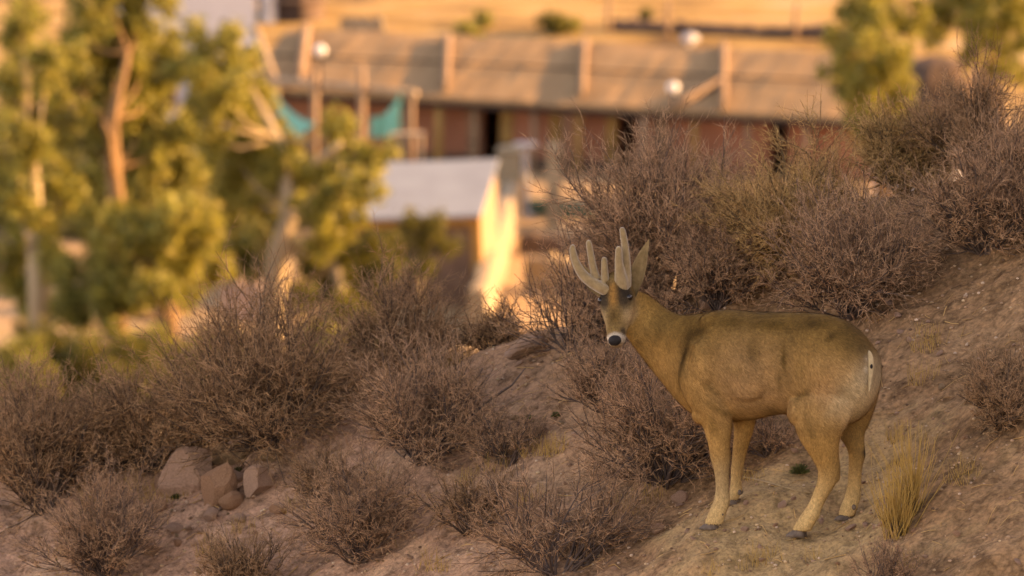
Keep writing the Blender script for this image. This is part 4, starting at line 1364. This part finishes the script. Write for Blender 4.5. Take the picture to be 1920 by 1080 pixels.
# ------------------------------------------------------------------ pale house behind the trees, tank, hut, wall
def house(px0, px1, top, y, depth, rz, label, wall, roofm):
    a, c = gnd(px0, y), gnd(px1, y)
    w = np.linalg.norm(c - a); hh = P(px0, top, y)[2]
    r_ = empty('house', a, label, 'house', rz=rz)
    MB().box(0, w, 0, depth, -.4, hh).build('wall', wall, r_)
    MB().hexa([(-.3, -.4, hh), (w + .2, -.4, hh), (w + .2, depth / 2, hh + 1.2), (-.3, depth / 2, hh + 1.2), (-.3, -.4, hh + .12), (w + .2, -.4, hh + .12), (w + .2, depth / 2, hh + 1.32), (-.3, depth / 2, hh + 1.32)]).build('roof', roofm, r_)
    MB().hexa([(-.3, depth / 2 + .001, hh + 1.2), (w + .2, depth / 2 + .001, hh + 1.2), (w + .2, depth + .4, hh), (-.3, depth + .4, hh), (-.3, depth / 2 + .001, hh + 1.32), (w + .2, depth / 2 + .001, hh + 1.32), (w + .2, depth + .4, hh + .12), (-.3, depth + .4, hh + .12)]).build('roof', roofm, r_)
    for k in (.28, .68):
        x = w * k
        f = MB().box(x - .45, x + .45, -.05, -.004, 1.0, 2.1).build('window', m_timber, r_)
        MB().box(x - .36, x + .36, -.07, -.052, 1.08, 2.02).build('pane', m_dark, f)


house(240, 482, -70, 228, 6, 0.13, 'tall pale grey plastered house behind the leafy trees', m_grey, m_grey)
p = P(505, 8, 249); gz = float(H(p[0], 249))
tk = empty('water_tank', (p[0], 249, gz), 'small white water tank shining in the sun beyond the thatched roof', 'tank')
MB().tube([(0, 0, -.1), (0, 0, p[2] - gz + .25), (0, 0, p[2] - gz + .42)], [.30, .30, .20], 20).build('drum', m_white, tk, False)
MB().tube([(0, 0, p[2] - gz + .42), (0, 0, p[2] - gz + .5)], .14, 12).build('lid', m_dark, tk)
prop = MB(); prop.tube([P(478, 55, 222), P(497, 105, 221), P(518, 158, 220.5)], [.16, .15, .13], 9, .1)
prop.tube([P(518, 158, 220.5), np.array([P(518, 158, 220.5)[0], 220.5, -.1])], .12, 9)
tag(prop.build('timber_prop', m_pale_timber, None, True), 'leaning pale timber prop at the end of the thatched roof', 'post')


def hut(px, top, y, r, label, roofm, wallm):
    p = gnd(px, y); hh = P(px, top, y)[2] - p[2]
    q = empty('thatched_hut', p, label, 'hut')
    MB().tube([(0, 0, -.3), (0, 0, hh * .62)], r, 20).build('wall', wallm, q)
    rings = [(r * 1.12, hh * .55), (r * 1.05, hh * .68), (r * .82, hh * .84), (r * .5, hh * .95), (r * .12, hh)]
    MB().tube([(0, 0, z) for _, z in rings], [k for k, _ in rings], 22, .08).build('roof', roofm, q)
    MB().box(-.4, .4, -r - .03, -r + .15, -.1, 1.7).build('door', m_dark, q)


hut(1752, 105, 209, 1.9, 'round hut with dark thatched dome and pale wall beyond the crest', m_stone, m_white)
hut(548, -25, 250, 1.2, 'small dark stone hut beyond the thatched roof near the water tank', m_stone, m_stone)


def far_wall(px0, px1, y0, y1, h_, w, m, label, seed):
    a, c = gnd(px0, y0), gnd(px1, y1)
    rough_prism([a, c], w, h_, m, 'field_wall', label, 'wall', .08, seed)


far_wall(1150, 1590, 247.6, 246.2, .36, .6, m_stone, 'long dark dry stone field wall on the golden slope', 21)
far_wall(640, 720, 247, 247, .6, .5, m_cream, 'short pale field wall on the golden slope above the thatched roof', 22)
far_wall(415, 505, 181, 181, .95, .4, mat('pink_wall', (.62, .44, .36), (.5, .35, .28), 2, .9), 'low pinkish wall seen below the crown of the tree', 23)
bo = rock_mesh(61, 3, 5); p = P(1290, 84, 244.8); p[2] = float(H(p[0], 244.8)) + .25
o = link('boulder', bo, m_white, None, p); o.scale = (.42, .4, .3); tag(o, 'white boulder on the golden slope above the thatched roof', 'rock')
for px, y in ((1140, 247.2), (1250, 246.6), (1490, 246)):
    q = gnd(px, y); mb = MB(); mb.tube([(0, 0, -.1), (0, 0, .7), (.05, 0, 1.35)], [.09, .085, .07], 8)
    tag(mb.build('fence_post', m_timber, None, True, q), 'wooden fence post standing beside the long dark field wall', 'post', 'fence posts by the field wall')

# ------------------------------------------------------------------ trees
def leaf_cloud(centres, n_per_m2, size, palette, g, base):
    V, T = [], []
    sats = []
    for c, r in centres:
        sats.append((c, r * .8))
        for _ in range(4):
            d = g.normal(0, 1, 3); d /= np.linalg.norm(d)
            sats.append((c + d * r * g.uniform(.7, 1.25), r * g.uniform(.3, .5)))
    for c, r in sats:
        n = int(n_per_m2 * r * r)
        # sub-clumps leave gaps between them
        ns = max(5, int(9 * r * r))
        sc_ = g.normal(0, 1, (ns, 3)); sc_ /= np.linalg.norm(sc_, axis=1, keepdims=True)
        sc_ *= (g.random((ns, 1)) ** .45) * r * .95
        k = g.integers(0, ns, n)
        pos = c + sc_[k] + g.normal(0, .20 * r ** .5, (n, 3)) * np.array([1, 1, 1.15])
        u = g.normal(0, 1, (n, 3)); u /= np.linalg.norm(u, axis=1, keepdims=True)
        w = np.cross(u, g.normal(0, 1, (n, 3))); w /= np.linalg.norm(w, axis=1, keepdims=True)
        s_ = size * g.uniform(.6, 1.3, (n, 1))
        V.append(np.stack([pos - u * s_, pos + w * s_ * .45, pos + u * s_, pos - w * s_ * .45], 1))
        T.append(ALB * palette[g.integers(0, len(palette), n)] * g.uniform(.75, 1.2, (n, 1)))
    V = np.concatenate(V); T = np.concatenate(T)
    return mesh_np('crown', V.reshape(-1, 3) - base, np.arange(len(V) * 4).reshape(-1, 4), tint=np.repeat(T, 4, 0))


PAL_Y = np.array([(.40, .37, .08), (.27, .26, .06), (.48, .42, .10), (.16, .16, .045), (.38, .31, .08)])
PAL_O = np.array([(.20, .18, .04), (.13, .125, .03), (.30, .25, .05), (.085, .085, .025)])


def tree(trunk, clumps, label, seed, pal, bark, dens=1550, size=.108, group='leafy trees in the valley', name='tree', extra_limbs=()):
    g = np.random.default_rng(seed)
    y0 = trunk[0][2]
    base = gnd(trunk[0][0], y0)
    root = empty(name, base, label, 'tree', group)
    mb = MB()
    path = [np.array([0, 0, -.3])] + [P(a, b_, y) - base for a, b_, y, r in trunk[1:]]
    mb.tube(path, [q[3] for q in trunk], 10, .12)
    cs = [(P(px, py, y), r) for px, py, y, r in clumps]
    for c, r in cs:
        # limb leaves the trunk below the clump
        kz = [i for i in range(len(path)) if path[i][2] < c[2] - base[2]] or [0]
        s_ = path[kz[-1]]
        e = c - base
        mid = s_ * .45 + e * .55 + np.array([0, 0, -.25])
        mb.tube([s_, mid, e], [.06, .04, .015], 6)
    for lp, lr in extra_limbs:
        mb.tube([P(*q) - base for q in lp], lr, 7)
    mb.build('trunk', bark, root, True)
    link('crown', leaf_cloud(cs, dens, size, pal, g, base), leaf_mat, root)
    return root


rr = random.Random(3)


def cl(lst, y, r=.75, dy=1.6):
    return [(px, py, y + rr.uniform(-dy, dy), r * rr.uniform(.8, 1.2)) for px, py in lst]


tree([(508, 660, 172, .36), (512, 560, 172, .33), (524, 470, 172, .29), (545, 400, 172, .22), (520, 260, 172.5, .14), (450, 130, 173, .08)],
     cl([(415, 85), (375, 120), (455, 130), (420, 180), (385, 200), (475, 200), (470, 250), (430, 280), (520, 290), (500, 330), (555, 340), (440, 340), (395, 260)], 172.5, .66) +
     cl([(605, 320), (645, 240), (675, 290), (640, 350), (595, 390), (635, 430), (670, 350), (655, 400), (605, 460)], 171, .5),
     'leafy tree with a pale sunlit trunk standing before the pergola', 1, PAL_Y, m_bark,
     extra_limbs=[([(590, 305, 170), (620, 283, 169.8), (640, 268, 169.6)], [.10, .08, .06])])
tree([(222, 640, 176, .26), (218, 500, 176, .24), (222, 410, 176, .22), (214, 320, 176, .18), (212, 225, 176, .14), (240, 100, 176, .08)],
     cl([(205, 30), (255, 40), (215, 100), (285, 95), (250, 150), (200, 190), (275, 210), (240, 270), (180, 270), (300, 350), (255, 370), (190, 350), (150, 60), (140, 150), (200, -40), (290, 170), (320, 250), (190, 120), (230, 210), (330, 330), (190, 410), (270, 320)], 177.5, .78),
     'leafy tree with a thin orange trunk before the grey house', 2, PAL_Y, m_bark_o,
     extra_limbs=[([(212, 330, 175), (205, 255, 174.6), (192, 225, 174.6)], [.10, .08, .06])])
tree([(330, 690, 168, .2), (320, 600, 168, .18), (300, 500, 168, .12)],
     cl([(215, 440), (270, 430), (330, 420), (380, 440), (390, 490), (330, 500), (260, 500), (205, 510), (350, 550), (240, 560), (300, 460), (220, 400), (360, 400), (190, 560), (300, 540)], 168.5, .66),
     'low bushy tree in front of the thin orange trunk', 3, PAL_Y, m_bark_o)
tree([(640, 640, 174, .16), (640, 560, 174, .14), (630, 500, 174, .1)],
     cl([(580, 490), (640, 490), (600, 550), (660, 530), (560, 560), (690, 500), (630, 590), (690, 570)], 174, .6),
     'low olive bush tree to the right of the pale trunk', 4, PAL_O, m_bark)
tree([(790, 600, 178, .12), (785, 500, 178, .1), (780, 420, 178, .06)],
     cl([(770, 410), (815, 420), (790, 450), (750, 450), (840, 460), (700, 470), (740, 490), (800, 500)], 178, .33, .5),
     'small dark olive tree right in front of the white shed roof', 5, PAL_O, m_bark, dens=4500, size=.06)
tree([(80, 680, 170, .3), (70, 500, 170, .26), (60, 300, 170, .16)],
     cl([(40, 60), (90, 120), (20, 160), (110, 220), (50, 260), (120, 330), (30, 360), (90, 420), (20, 480), (110, 510), (60, 560), (-30, 250), (150, 590)], 170, .8),
     'broad leafy tree at the outer end of the tree row', 6, PAL_Y, m_bark)
tree([(1660, 340, 202, .3), (1655, 250, 202, .26), (1650, 120, 202, .18), (1650, 20, 202, .1)],
     cl([(1610, 60), (1650, 20), (1690, 50), (1620, 120), (1660, 110), (1600, 100), (1625, 180), (1660, 200), (1650, -30), (1640, 250), (1680, 250), (1630, 150), (1670, 160), (1610, 10), (1615, 210)], 202, .72),
     'yellow green tree at the end of the thatched building', 7, PAL_Y, m_bark_o)
tree([(1850, 340, 206, .3), (1855, 200, 206, .2), (1860, 60, 206, .1)],
     cl([(1790, 20), (1850, 0), (1900, 40), (1830, 70), (1890, 110), (1920, 0), (1800, -30)], 206, .85),
     'yellow tree behind the round thatched hut', 8, PAL_Y, m_bark_o)


def bush(px, y, r, pal, label, seed, group=None):
    g = np.random.default_rng(seed)
    p = gnd(px, y)
    root = empty('bush', p, label, 'bush', group)
    mb = MB()
    for k in range(5):
        a = k * 1.26
        mb.tube([(0, 0, -.1), (math.cos(a) * r * .3, math.sin(a) * r * .3, r * .5), (math.cos(a) * r * .6, math.sin(a) * r * .6, r)], [.05, .035, .015], 5)
    mb.build('stem', m_bark, root)
    c = [(p + np.array([g.uniform(-.6, .6) * r, g.uniform(-.4, .4) * r, r * g.uniform(.4, .9)]), r * .55) for _ in range(6)]
    link('crown', leaf_cloud(c, 1500, .085, pal, g, p), leaf_mat, root)


bush(870, 246, .5, PAL_Y, 'round yellow green bush on the golden slope above the thatched roof', 41)
bush(905, 248, .4, PAL_Y, 'small bush next to a rounder one on the golden slope', 42)
bush(1040, 247, .55, PAL_O, 'dark green bush on the golden slope above the middle roof pole', 43)
bush(1068, 247, .42, PAL_Y, 'bright bush touching a dark green bush on the golden slope', 44)
bush(1205, 249, .3, PAL_O, 'low dark bush behind the field wall on the golden slope', 45)
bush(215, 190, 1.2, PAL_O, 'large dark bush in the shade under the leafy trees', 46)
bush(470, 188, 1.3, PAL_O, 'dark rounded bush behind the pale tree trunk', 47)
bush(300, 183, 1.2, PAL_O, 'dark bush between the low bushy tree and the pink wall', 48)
bush(1520, 205, 1.0, PAL_Y, 'yellow bush at the right end of the thatched building', 49)

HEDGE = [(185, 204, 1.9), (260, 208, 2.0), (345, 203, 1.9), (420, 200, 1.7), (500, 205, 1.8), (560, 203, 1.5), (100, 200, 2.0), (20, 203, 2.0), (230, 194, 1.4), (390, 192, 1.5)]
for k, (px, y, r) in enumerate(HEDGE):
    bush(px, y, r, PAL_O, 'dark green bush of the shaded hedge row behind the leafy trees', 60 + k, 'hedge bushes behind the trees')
for k, (px, y, r) in enumerate([(20, 164, 1.25), (105, 166, 1.35), (190, 165, 1.3), (270, 167, 1.2), (345, 166, 1.0), (425, 168, 1.05), (590, 170, .95), (680, 171, .9)]):
    bush(px, y, r, PAL_O if k % 3 else PAL_Y, 'olive bush at the foot of the leafy trees, just beyond the crest shrubs', 80 + k, 'bushes at the foot of the trees')
